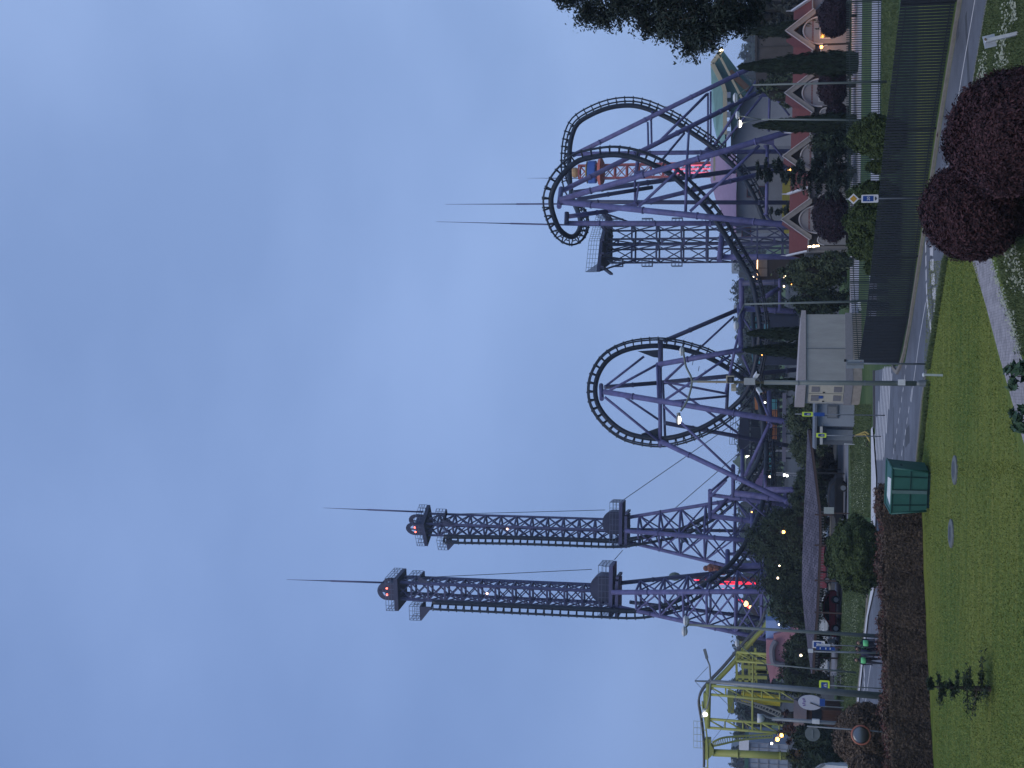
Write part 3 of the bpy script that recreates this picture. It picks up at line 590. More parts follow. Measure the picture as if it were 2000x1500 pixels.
T2 = [(868, 1048, 186), (1000, 1050, 186), (1100, 1053, 186), (1200, 1056, 186), (1240, 1052, 186), (1290, 1043, 186), (1330, 1034, 186), (1365, 1017, 185), (1400, 995, 184), (1435, 964, 183), (1462, 932, 181), (1484, 890, 178), (1492, 840, 175), (1487, 795, 173), (1466, 754, 171), (1425.8, 722.1, 170), (1382.9, 698.1, 169), (1350.5, 686.5, 169), (1316.8, 678.4, 168.5), (1277.6, 675.3, 168), (1228.2, 681.9, 167.5), (1190.6, 700.3, 167), (1169.3, 729.7, 166.5), (1162.5, 762.1, 166), (1169.3, 793.6, 165.5), (1193.7, 824.8, 165), (1228.3, 847.1, 164.5), (1277.5, 856.7, 164), (1316.8, 853.6, 163.5), (1350.5, 843.5, 163), (1384.8, 828.1, 162.5), (1423.8, 801.2, 162), (1458, 765, 161), (1474, 717, 160), (1484, 655, 159), (1481, 610, 158), (1468, 548, 156), (1446, 508, 155), (1414, 455, 153), (1385, 413, 152), (1350, 377, 151), (1312, 342, 150.5),
      (1274, 321, 150), (1235, 307, 150), (1196, 302, 150), (1157, 307, 150), (1128, 315, 150), (1104, 335, 150), (1087, 357, 150), (1077, 382, 150.5), (1077, 405, 151), (1084, 429, 152), (1093, 448, 153), (1107, 460, 154.5), (1120, 462, 156), (1130, 452, 158), (1134, 434, 160.5), (1128, 412, 163), (1119, 390, 166), (1114, 362, 168), (1112, 332, 169.5), (1112, 303, 170.5), (1116, 270, 171.5), (1128, 242, 172), (1155, 224, 172), (1188, 211, 172), (1222, 206, 172), (1252, 209, 172), (1285, 221, 172), (1319, 238, 172), (1349, 258, 172), (1383, 281, 172), (1414, 307, 171), (1440, 332, 171), (1461, 362, 170), (1478, 395, 170), (1488, 420, 170), (1497, 450, 170)]
track(T2, twist=((1130, 424, 162), (1112, 318, 170)))
track([(845, 1176, 162), (1000, 1183, 162), (1150, 1190, 162), (1240, 1193, 162), (1290, 1185, 162), (1330, 1169, 162), (1370, 1146, 162.5), (1402, 1122, 163), (1430, 1098, 164), (1455, 1062, 166), (1478, 1015, 168), (1490, 980, 170), (1496, 920, 172), (1498, 860, 174)])
# low return run past the station
track([(1503, 1000, 185), (1500, 930, 183), (1494, 880, 182), (1488, 820, 181), (1482, 770, 180), (1476, 720, 180), (1472, 650, 180), (1470, 590, 182)])
# ---- columns: each seen end gets its own depth, feet run down to the ground
def leg(a, b, ya, yb, r, m=None, foot=True, name='support_column', par=coaster, fl=7.0):
    p, q = W(a[0], a[1], ya), W(b[0], b[1], yb)
    if foot and q.z > 0.2 and q.z < p.z: q = p + (q - p) * (p.z / (p.z - q.z))
    return flange_tube(MB(), p, q, r * .78, fl).build(name, m or M_COL, par, smooth=True)
def brace(a, b, ya, yb, r=.2, m=None, par=coaster): return MB().tube([W(*a, ya), W(*b, yb)], r * .82, 9).build('brace', m or M_COL, par, smooth=True)
Z = zc(1120, 600, 3.846)
# loop supports
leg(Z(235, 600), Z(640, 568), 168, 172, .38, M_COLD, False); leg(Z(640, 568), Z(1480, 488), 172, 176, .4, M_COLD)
leg(Z(230, 635), Z(1610, 862), 162, 154, .47)
leg(Z(660, 1010), Z(1480, 1400), 161, 156, .42)
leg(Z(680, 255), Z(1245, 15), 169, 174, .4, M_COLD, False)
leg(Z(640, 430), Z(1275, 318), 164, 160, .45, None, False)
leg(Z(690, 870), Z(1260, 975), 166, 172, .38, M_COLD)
MB().tube([W(*Z(208, 585), 167), W(*Z(212, 690), 163)], 0.30, 12).build('apex_beam', M_COL, coaster, smooth=True)
MB().tube([W(*Z(650, 330), 167), W(*Z(652, 1045), 163)], 0.26, 12).build('cross_beam', M_COL, coaster, smooth=True)
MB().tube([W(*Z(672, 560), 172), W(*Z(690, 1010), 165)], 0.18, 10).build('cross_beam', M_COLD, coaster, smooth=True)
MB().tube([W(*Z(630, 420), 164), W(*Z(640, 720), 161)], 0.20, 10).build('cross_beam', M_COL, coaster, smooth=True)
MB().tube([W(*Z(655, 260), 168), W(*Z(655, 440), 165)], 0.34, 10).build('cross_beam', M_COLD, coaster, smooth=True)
for a, b, ya, yb, r in (((240, 595), (530, 370), 167, 168, .2), ((245, 640), (630, 430), 164, 165, .21), ((235, 675), (640, 1005), 163, 163, .22), ((372, 665), (655, 855), 163, 166, .19), ((680, 560), (1155, 650), 171, 171, .2), ((700, 712), (1155, 668), 161, 166, .2), ((690, 545), (845, 405), 171, 165, .17), ((690, 555), (935, 320), 172, 170, .18), ((935, 320), (1205, 70), 170, 173, .18), ((685, 700), (1180, 362), 161, 161, .2), ((695, 560), (1235, 945), 171, 171, .2), ((680, 745), (1200, 1235), 161, 158, .2),
                    ((1265, 65), (1345, 190), 173, 172, .17), ((1210, 335), (1145, 640), 160, 170, .24), ((1270, 365), (1340, 520), 161, 165, .2), ((1200, 370), (1290, 10), 161, 173, .22), ((1470, 880), (1290, 1265), 156, 160, .27), ((1480, 850), (1390, 630), 156, 164, .22), ((1030, 1385), (1165, 1268), 160, 164, .2), ((1290, 1440), (1480, 1600), 160, 164, .18)):
    brace(Z(*a), Z(*b), ya, yb, r)
MB().tube([W(*Z(1245, -10), 174), W(*Z(1258, 300), 162)], 0.32, 12).build('cross_beam', M_COL, coaster, smooth=True)
MB().tube([W(*Z(1160, 575), 172), W(*Z(1150, 780), 170)], 0.23, 12).build('cross_beam', M_COLD, coaster, smooth=True)
leg(Z(1285, 12), Z(1640, 30), 174, 174, .48, M_COL); leg(Z(1290, 318), Z(1700, 320), 161, 161, .4)
MB().tube([W(1448, 545, 170), W(1449, 640, 174)], 0.36, 12).build('cross_beam', M_COL, coaster, smooth=True)
leg((1450, 553), (1528, 551), 170, 170, .48, M_COLD); brace((1488, 584), (1523, 562), 168, 170, .38)
MB().tube([W(1523, 545, 169), W(1523, 606, 172)], .22).build('cross_beam', M_COL, coaster, smooth=True)
for x, w in ((1272, 1075), (1440, 1360)): pass
MB().tube([W(*Z(1270, 1075), 165), W(*Z(1270, 1290), 160)], 0.27, 12).build('cross_beam', M_COL, coaster, smooth=True)
MB().tube([W(*Z(1200, 1190), 159), W(*Z(1200, 1420), 164)], 0.26, 12).build('cross_beam', M_COL, coaster, smooth=True)
MB().tube([W(*Z(1470, 640), 171), W(*Z(1478, 890), 158)], 0.30, 12).build('cross_beam', M_COL, coaster, smooth=True)
MB().tube([W(*Z(1440, 1265), 162), W(*Z(1442, 1365), 160)], 0.22, 12).build('cross_beam', M_COL, coaster, smooth=True)
leg(Z(1210, 1395), Z(1480, 1430), 161, 161, .5); leg(Z(1440, 1370), Z(1650, 1372), 160, 160, .48)
leg((1385, 966), (1450, 975), 172, 172, .36); MB().tube([W(1387, 958, 172), W(1387, 1013, 178)], 0.30, 12).build('cross_beam', M_COL, coaster, smooth=True)
leg((1390, 1008), (1468, 1018), 176, 176, .46); MB().tube([W(1470, 1006, 176), W(1470, 1032, 172)], 0.35, 12).build('cross_beam', M_COL, coaster, smooth=True)
brace((1391, 1002), (1424, 970), 172, 172, .3); brace((1390, 968), (1418, 938), 172, 166, .22)
MB().tube([W(1421, 1076, 176), W(1421, 1108, 172)], 0.33, 12).build('cross_beam', M_COL, coaster, smooth=True); leg((1424, 1106), (1470, 1105), 172, 172, .5); leg((1424, 1082), (1450, 1082), 176, 176, .3)
# engine of dark track plates on the loop (footers of the loop)
for a, b, c, d, Y in ((Z(480, 330), Z(640, 320), Z(640, 380), Z(600, 375), 168), (Z(510, 950), Z(640, 905), Z(650, 970), Z(520, 975), 164.5)):
    pp = [W(*q, Y) for q in (a, b, c, d)]; MB().prism(pp, (0, .8, 0)).build('track_plate', M_TRK, coaster)
for k in range(5):
    q = Z(900 + 45 * k, 400 + 35 * k + (k % 2) * 10); brace(q, (q[0] - 2, q[1] + 9), 166, 163, .05, M_RAILG)
# twisted roll supports
Z = zc(1040, 150, 3.846)
leg(Z(300, 592), Z(1920, -205), 171, 172, .42, M_COL)
leg(Z(228, 855), Z(1890, 20), 157, 172, .42); leg(Z(205, 925), Z(1900, 420), 151, 144, .46)
leg(Z(280, 580), Z(1910, 560), 171, 172, .4); leg(Z(310, 870), Z(1870, 660), 157, 176, .42, M_COLD); leg(Z(340, 920), Z(900, 830), 153, 158, .34, M_COLD, False)
leg(Z(560, 1010), Z(1870, 690), 158, 170, .38); leg(Z(250, 940), Z(1930, 945), 160, 164, .36, M_COLD); leg(Z(215, 940), Z(1880, 1110), 151, 142, .46)
leg(Z(250, 1100), Z(1800, 1100), 154, 158, .4); leg(Z(265, 1050), Z(560, 1010), 155, 158, .38, None, False)
MB().tube([W(*Z(215, 840), 157), W(*Z(200, 975), 150.5)], 0.32, 12).build('apex_beam', M_COL, coaster, smooth=True); MB().tube([W(*Z(258, 1020), 154), W(*Z(255, 1105), 153.5)], 0.30, 12).build('apex_beam', M_COLD, coaster, smooth=True)
leg(Z(1430, 1355), Z(1840, 1352), 158, 158, .46); MB().tube([W(*Z(1405, 1380), 157), W(*Z(1425, 1175), 160)], 0.36, 12).build('cross_beam', M_COL, coaster, smooth=True)
for a, b, ya, yb, r in (((866, 345), (870, 530), 171, 163, .17), ((892, 335), (895, 530), 171, 166, .17), ((1318, 120), (1318, 545), 171.5, 172, .17), ((1338, 110), (1338, 540), 171.5, 172, .17), ((1175, 405), (1160, 640), 165, 150, .19), ((1160, 640), (1150, 1015), 149, 147, .22), ((1180, 620), (1180, 780), 149, 160, .19), ((1775, 0), (1780, 150), 171.7, 170, .22), ((1780, 150), (1775, 410), 170, 172, .22), ((1765, 515), (1757, 1035), 145, 143, .24), ((1745, 520), (1775, 560), 145, 172, .2),
                        ((1310, 130), (950, 490), 171, 166, .24), ((1140, 425), (960, 640), 165, 150, .19), ((1700, 5), (1345, 545), 172, 172, .24), ((1720, 150), (1370, 580), 170, 172, .2), ((1325, 620), (1205, 755), 147, 158, .19), ((1705, 515), (1185, 1010), 145, 147, .22), ((1095, 700), (800, 975), 148, 151, .22), ((770, 700), (770, 960), 160, 161, .2), ((800, 800), (775, 960), 150, 161, .17), ((795, 590), (780, 720), 151, 158, .3), ((1820, 150), (1930, 290), 170, 171, .16), ((1800, 505), (1880, 600), 145, 147, .16), ((905, 245), (890, 330), 172, 171, .2), ((1740, 1030), (1940, 1230), 143, 148, .14)):
    brace(Z(*a), Z(*b), ya, yb, r)
for pts, Y in ((((1690, 150), (1815, 75), (1825, 145)), 170.5), (((1700, 495), (1815, 462), (1815, 512)), 145), (((770, 715), (850, 690), (800, 770)), 151), (((1290, 545), (1340, 500), (1370, 560)), 172)):
    MB().prism([W(*Z(*q), Y) for q in pts], (0, .3, 0)).build('gusset_plate', M_COL, coaster)
# ---- lattice towers
def lattice(mb, A, B, n, rb, horiz=True, xb=True, one=False):
    """bracing between corner lines A[i]-B[i] (bottom to top)"""
    k = len(A)
    for i in range(k):
        j = (i + 1) % k
        for s in range(n + 1):
            u = s / n; p, q = A[i].lerp(B[i], u), A[j].lerp(B[j], u)
            if horiz: mb.bar(p, q, rb * 1.7, rb * 1.7)
            if xb and s < n:
                u2 = (s + 1) / n; mb.bar(p, A[j].lerp(B[j], u2), rb, rb); one or mb.bar(q, A[i].lerp(B[i], u2), rb, rb)
def railing(mb, pts, h, step=.9, r=.035, rows=3, closed=False):
    pts = [V(p) for p in pts] + ([V(pts[0])] if closed else [])
    for a, b in zip(pts, pts[1:]):
        for k in range(1, rows + 1): mb.bar(a + V((0, 0, h * k / rows)), b + V((0, 0, h * k / rows)), r, r)
        n = max(1, round((b - a).length / step))
        for k in range(n + 1): p = a.lerp(b, k / n); mb.bar(p, p + V((0, 0, h)), r, r)
def sq(c, s, rot, z): return [V((c.x + s * math.cos(rot + k * math.pi / 2), c.y + s * math.sin(rot + k * math.pi / 2), z)) for k in range(4)]
def tower(label, base_px, Y, xtop, xdeck, ytop, rot, legs, rings, headh):
    c = W(xdeck, base_px, Y); ct = W(xtop, ytop, Y); zt, zd = ct.z, c.z; c.x = (c.x + ct.x) / 2
    t = thing('coaster_tower', label, 'tower', (c.x, Y, 0)); s = 1.75
    A, B = sq(c, s, rot, zd - 1), sq(c, s * .96, rot, zt)
    for a, b in zip(A, B): MB().bar(a, b, .34, .34).build('corner_post', M_STEEL, t)
    mb = MB(); lattice(mb, A, B, 13, .15); mb.build('lattice', M_STEEL, t)
    # splayed lower legs
    LA = []
    for (a, b, ya, yb, r, m) in legs:
        p, q = W(*a, ya), W(*b, yb); q = p + (q - p) * (p.z / (p.z - q.z)); LA.append((p, q)); flange_tube(MB(), p, q, r * .72, 9).build('leg', m, t, smooth=True)
    mb = MB(); k = len(LA)
    for i in range(k):
        (p, q), (p2, q2) = LA[i], LA[(i + 1) % k]; prev = None
        for zz_ in rings:
            f = lambda P_, Q_: P_ + (Q_ - P_) * ((P_.z - zz_) / (P_.z - Q_.z)); a, b = f(p, q), f(p2, q2); mb.tube([a, b], .17, 7)
            if prev: mb.tube([prev[0], b], .12, 6); mb.tube([prev[1], a], .12, 6)
            prev = (a, b)
    mb.build('lower_bracing', M_COL, t)
    # head with arched crown
    hd = MB(); w = 1.22; pts = [(-w, 0), (-w * 1.05, headh * .45)] + [(w * 1.05 * math.cos(math.pi * (1 - k / 10)), headh * .5 + headh * .5 * math.sin(math.pi * k / 10)) for k in range(1, 10)] + [(w * 1.05, headh * .45), (w, 0)]
    ux = V((math.cos(rot - math.pi / 4), math.sin(rot - math.pi / 4), 0)); uy = V((-ux.y, ux.x, 0)); o = V((ct.x, Y, zt))
    hd.box(o + V((0, 0, headh * .22)), (2.1, 2.1, headh * .44), rot - math.pi / 4)
    for sgn in (-1, 1):                                                   # arched cheek plates with round lightening holes as a ring
        outer = [o + ux * x + V((0, 0, z)) + uy * (.98 * sgn) for x, z in pts]; inner = [o + ux * (x * .62) + V((0, 0, headh * .42 + max(0, (z - headh * .42)) * .55)) + uy * (.98 * sgn) for x, z in pts]
        for q in range(len(pts) - 1): hd.prism([outer[q], outer[q + 1], inner[q + 1], inner[q]], uy * .14)
        hd.bar(o + V((0, 0, headh * .4)) + uy * (.98 * sgn), o + V((0, 0, headh * .98)) + uy * (.98 * sgn), .3, .2)
    head = hd.build('crown_house', M_DECK, t)
    # decks
    dk = MB(); dc = [o + ux * (sx_ * 2.3) + uy * (sy_ * 2.3) for sx_, sy_ in ((-1, -1), (1, -1), (1, 1), (-1, 1))]; dk.prism([p - V((0, 0, .75)) for p in dc], (0, 0, .55)); dko = dk.build('top_deck', M_DECK, t)
    rl = MB(); railing(rl, [p - V((0, 0, .2)) for p in dc], 1.2, .8, .05, 3, True); rl.build('handrail', M_RAILG, dko)
    for k, (fx, fz, wd) in enumerate(((-1.9, 2.9, 2.0), (1.5, 2.9, .9))):
        b0 = o + ux * fx; dk = MB(); x2 = b0 + ux * (math.copysign(wd, fx)); z0 = V((0, 0, -fz - .8)); qd = [b0 - uy * 1.3 + z0, x2 - uy * 1.3 + z0, x2 + uy * 1.3 + z0, b0 + uy * 1.3 + z0]; dk.prism(qd, (0, 0, .22)); dk.prism([qd[0], qd[1], b0 - uy * 1.3 + z0 - V((0, 0, 1.6))], uy * .2); do = dk.build('balcony', M_DECK, t)
        rl = MB(); railing(rl, [q + V((0, 0, .2)) for q in qd], 1.5, .7, .05, 3, True); rl.build('handrail', M_RAILG, do)
    for k in (-.5, .5): MB().ball(o + ux * (k * .9) - uy * 1.12 + V((0, 0, headh * .45)), .14, 8).build('warning_light', M_REDL, t)
    # mid deck with motor house
    o2 = V((c.x, Y, zd)); dk = MB(); q = [o2 + V((a_, b_, 0)) for a_, b_ in ((-2.2, -2.6), (4.6, -2.6), (4.6, 2.4), (-2.2, 2.4))]; dk.prism([p - V((0, 0, .5)) for p in q], (0, 0, .5)); dk.prism([p - V((0, 0, 1.25)) for p in (q[0], q[1] - V((2, 0, 0)), q[2] - V((2, 0, 0)), q[3])], (0, 0, .4))
    for xx in (-2.1, .6, 3): dk.bar(o2 + V((xx, -2.5, -1.1)), o2 + V((xx, 2.3, -1.1)), .3, .4)
    dko = dk.build('motor_deck', M_STEEL, t); rl = MB(); railing(rl, q, 1.4, .9, .055, 3, True); rl.build('handrail', M_RAILG, dko)
    mh = MB(); hw = 1.7; prof = [(-hw, 0), (-hw, 1.3)] + [(-hw * math.cos(math.pi * k / 12), 1.3 + 1.3 * math.sin(math.pi * k / 12)) for k in range(1, 12)] + [(hw, 1.3), (hw, 0)]
    mh.prism([o2 + V((1.4 + x, -1.9, z)) for x, z in prof], (0, 3.6, 0)); mh.prism([o2 + V((1.4 + x * .85, -2.02, z * .95)) for x, z in prof], (0, .1, 0)); mh.build('motor_house', M_DECK, t)
    lm = MB(); lm.ball(o2.lerp(o, .56) - uy * .3 + ux * .2 - V((0, 1.2, 0)), .17, 8); lm.build('floodlight', emat('lamp_warm', (1, .6, .45), 4), t)
    return t, ct, o2
t1, c1, d1 = tower('tallest coaster tower, left of the pair, a violet lattice with two red beacons', 1163, 165, 776, 1193, 1151, R(35),
   [((1196, 1183), (1535, 1257), 163, 156, .4, M_COL), ((1196, 1157), (1482, 1155), 162, 153, .46, M_COL), ((1200, 1140), (1400, 1119), 166, 171, .4, M_COLD), ((1230, 1176), (1520, 1211), 168, 176, .36, M_COLD)], [22.5, 19.3, 16.2, 13.2, 9.6, 6.4, 3], 2.6)
t2, c2, d2 = tower('shorter coaster tower, right of the pair, a violet lattice above the tree', 1035, 188, 829, 1212, 1026, R(10),
   [((1225, 1011), (1382, 985), 187, 184, .38, M_COL), ((1222, 1037), (1455, 1055), 185, 178, .46, M_COL), ((1225, 1058), (1440, 1110), 188, 182, .38, M_COL), ((1228, 1034), (1450, 1037), 191, 196, .36, M_COLD)], [24.5, 21.3, 18.2, 14.5, 10.2, 6, 3], 2.8)
def rod(label, top, base, Y, r, rx=None):
    a, b = W(*top, Y), W(*base, Y); t = thing('lightning_rod', label, 'rod', b); b2 = b.lerp(a, .55); MB().tube([b, b2], r, 8).build('lower_mast', M_STEEL, t, smooth=True); MB().tube([b2, b2.lerp(a, .4), a], [r * .62, r * .45, r * .2], 8).build('rod_tip', M_STEEL, t, smooth=True)
rod('long lightning rod on top of the tallest coaster tower', (560, 1132), (752, 1138), 164.2, .13); rod('lightning rod on top of the shorter coaster tower', (632, 992), (826, 1000), 187, .13)
M_CABLE = mat('wire', (.06, .07, .1), .5, var=0)
def cable(label, a, b, r, sag=.0, name='cable'):
    m = (a + b) / 2 - V((0, 0, sag)); o = MB().tube(catmull([a, m, b], 6), r, 5).build(name, M_CABLE); tag(o, label, 'cable')
cable('slack cable from the crown of the tallest tower to its motor deck', W(820, 1128, 164), W(1156, 1112, 164), .05, .2); cable('slack cable from the crown of the shorter tower to its motor deck', W(880, 1004, 187), W(1182, 996, 187), .05, .2)
cable('long inclined cable from the shorter tower deck down behind the loop', W(1218, 976, 188), W(1455, 812, 184), .06); cable('lower inclined cable from the shorter tower leg down behind the loop strut', W(1318, 993, 188), W(1470, 862, 184), .06); cable('short cable joining the decks of the two towers', W(1200, 1093, 165), W(1216, 1075, 188), .05)
# brake run tower with its cage topped deck
def brake_tower():
    Y0, Y1 = 186, 192; ys = (505, 478); t = thing('brake_tower', 'squat violet lattice tower under a caged deck beside the twisted roll', 'tower', (W(1500, 470, 188).x, 189, 0)); zt = W(1186, 478, 186).z
    XS = [W(1300, y, Y0).x for y in (505, 478, 466, 440)]; mb = MB()
    for i, (xa, xb) in enumerate(((XS[0], XS[1]), (XS[2], XS[3]))):
        A = [V((xa, Y0, 0)), V((xb, Y0, 0)), V((xb, Y1, 0)), V((xa, Y1, 0))]; B = [p + V((0, 0, zt)) for p in A]
        for a, b in zip(A, B): MB().bar(a, b, .26, .26).build('corner_post', M_COLD, t)
        lattice(mb, A, B, 8, .16, True, True, True)
    mb.build('lattice', M_COLD, t); lm = MB()
    for k in range(9): z = zt * (k + .5) / 9; lm.bar((XS[1], Y0, z), (XS[2], Y0, z), .2, .3)
    lm.build('cross_beams', M_STEEL, t)
    for k in range(5):                                                  # small side cages
        for x0, sg in ((XS[0], -1), (XS[3], 1)):
            z = zt * (.32 + .15 * k); cg = MB(); q = [V((x0, Y0 - .2, z)), V((x0 + sg * 1.1, Y0 - .2, z)), V((x0 + sg * 1.1, Y0 + 1.2, z)), V((x0, Y0 + 1.2, z))]; cg.prism(q, (0, 0, .08)); railing(cg, q, 1.6, .55, .05, 3, True)
            if not (sg < 0 and k < 2): cg.build('side_cage', M_RAILG, t)
    a = W(1168, 531, 180); b = W(1176, 452, 180); c_ = W(1186, 414, 188); dk = MB(); xl, xr = a.x, c_.x; z = W(1172, 500, 180).z
    pl = [V((xl, 180, z)), V((W(1172, 470, 183).x, 183.2, z)), V((xr, 191.5, z)), V((xr, 196, z)), V((xl + 3, 196, z))]; dk.prism(pl, (0, 0, .5))
    for k in range(5): xx = xl + .8 + k * (xr - xl - 2) / 4; dk.bar((xx, 180.5, z - .25), (xx, 192.5, z - .25), .3, .5)
    d = dk.build('deck', M_DECK, t); rl = MB(); railing(rl, [p + V((0, 0, .5)) for p in pl], 1.6, .8, .05, 4, True); rl.build('handrail', M_RAILG, d)
    st = MB()
    for x_, xt in ((XS[0], xl + .3), (XS[1], XS[1] - 2), (XS[3], xr - 1)): st.tube([(x_, Y0, zt * .84), (xt, 181, z)], .14, 7); st.tube([(x_, Y0, zt * .92), (x_, 181, z)], .1, 7)
    st.build('strut', M_COLD, t); return z
zdk = brake_tower()
rod('tall rod rising left of the twisted roll from the brake deck', (852, 433), (1180, 441), 190, .13); rod('tall rod rising through the twisted roll, second from the left', (870, 399), (1182, 398), 190, .13)

def train():
    P = resample(catmull([W(x, y, Y) for x, y, Y in ((1326, 1036, 185), (1342, 1028, 185), (1358, 1020, 184.6), (1376, 1011, 184))], 8), 1.25); t = thing('coaster_train', 'dark teal coaster train hanging on the steep track inside the shorter tower', 'train', P[0]); M_T = mat('train_teal', (.03, .07, .1), .5, var=.3)
    for p, q in list(zip(P, P[1:]))[::2]:
        d = (q - p).normalized(); n = d.cross(V((0, 1, 0))) * -1; n.normalize(); m = MB(); c = p + n * 1.5
        for dy in (-.75, -.25, .25, .75): m.bar(c + V((0, dy, 0)) - d * .3, c + V((0, dy, 0)) + d * .35, .4, .7); m.bar(c + V((0, dy, 0)) + d * .3, c + V((0, dy, 0)) + d * .3 + n * .8, .4, .2)
        m.bar(p + n * 1.0 - V((0, .9, 0)), p + n * 1.0 + V((0, .9, 0)), .3, .3); m.build('seat_row', M_T, t)
train()
# ================================================================== drop rides
M_PINKS = mat('coral_steel', (.36, .09, .085), .5, var=.2, scale=.6)
def drop_ride():
    Y = 235; xc = W(1300, 333, Y).x; t = thing('drop_tower', 'coral red drop tower with a blue band standing behind the twisted roll', 'tower', (xc, Y, 0)); s = 1.75; zt = W(1132, 333, Y).z
    A, B = sq(V((xc, Y, 0)), s, R(40), 0), sq(V((xc, Y, 0)), s, R(40), zt)
    for a, b in zip(A, B): MB().bar(a, b, .3, .3).build('corner_post', M_PINKS, t)
    mb = MB(); lattice(mb, A, B, 18, .16); mb.build('lattice', M_PINKS, t)
    z0, z1 = W(1165, 333, Y).z, W(1150, 333, Y).z
    MB().lathe([(2.1, z0), (2.2, z0 + .2), (2.2, z1), (2.0, z1 + .1)], (xc, Y, 0), 20).build('blue_band', mat('blue_panel', (.05, .12, .42), .5), t)
    z2 = W(1180, 333, Y).z; MB().lathe([(1.9, z2), (2.9, z2 + .5), (2.4, z2 + 1.1), (1.7, z2 + 1.2)], (xc, Y, 0), 20).build('gondola', mat('gondola_red', (.42, .1, .06), .5), t)
    MB().lathe([(1.9, z1 + .1), (2.2, z1 + .3), (1.2, z1 + .6)], (xc, Y, 0), 20).build('gold_trim', mat('gold_paint', (.5, .33, .1), .4), t)
    g = MB(); g.ball((xc, Y, zt + .9), 1.0, 12); g.tube([(xc, Y, zt), (xc, Y, zt + 3.4)], [.5, .06], 8); g.build('finial', mat('ochre', (.45, .28, .12), .5), t)
    MB().ball((xc, Y - .2, zt + 2.9), .35, 8).build('warning_light', M_REDL, t)
    led = emat('pink_led', (1, .15, .25), .8); l = MB(); za, zb = W(1390, 333, Y).z, W(1300, 333, Y).z
    for dx in (-.9, -.2, .5): l.box((xc + dx, Y - 2.0, (za + zb) / 2), (.22, .08, zb - za))
    l.build('lit_strips', led, t)
drop_ride(); rod('thin rod above the coral drop tower', (1030, 348), (1132, 348), 235, .09)
def red_ride():
    Y = 210; t = thing('star_ride', 'thrill ride outlined in red light strips behind the tallest tower', 'ride', (W(1440, 1140, Y).x, Y, 0)); LED = emat('red_led', (1, .03, .07), 1.8); B = mat('ride_black', (.03, .03, .04), .5)
    mst = MB()
    for y in (1129, 1137): mst.bar(W(1360, y, Y), W(1500, y + 2, Y), .5, .6)
    mst.bar(W(1318, 1129, Y), W(1520, 1127, Y), .3, .3); mst.build('mast', B, t)
    l = MB()
    for a, b in (((1352, 1133), (1366, 1133)), ((1378, 1133), (1392, 1133)), ((1415, 1136), (1475, 1138)), ((1400, 1141), (1478, 1140)), ((1431, 1148), (1443, 1150)), ((1411, 1150), (1417, 1152))): l.bar(W(*a, Y - 1), W(*b, Y - 1), .17, .15)
    l.build('light_strip', LED, t)
    l = MB(); l.bar(W(1435, 1163, Y - 1), W(1466, 1189, Y - 1), .35, .3); l.build('light_strip', LED, t)
    l = MB(); l.ball(W(1456, 1179, Y - 2), .5, 8); l.ball(W(1466, 1186, Y - 2), .3, 8); l.build('bulb', emat('hot_bulb', (1, .6, .25), 3), t)
    arm = MB(); arm.bar(W(1430, 1160, Y), W(1480, 1200, Y), .7, .7); arm.build('swing_arm', B, t)
    cap = MB(); cap.ball(W(1318, 1126, Y), .75, 10, 1.4); cap.build('top_cap', mat('cap_green', (.1, .14, .12), .5), t)
    fg = MB(); c = W(1400, 1112, Y)
    for k, (dx, dz, r) in enumerate(((0, 0, .9), (.2, 1.0, .75), (-.2, -1.0, .8), (.1, 1.8, .5), (.5, .5, .6), (-.5, -.3, .6), (.3, -1.7, .5))): fg.ball((c.x + dx, c.y, c.z + dz), r, 9)
    fg.build('carved_figurehead', mat('carved_wood', (.16, .06, .04), .7, var=.5, scale=2), t)
red_ride()
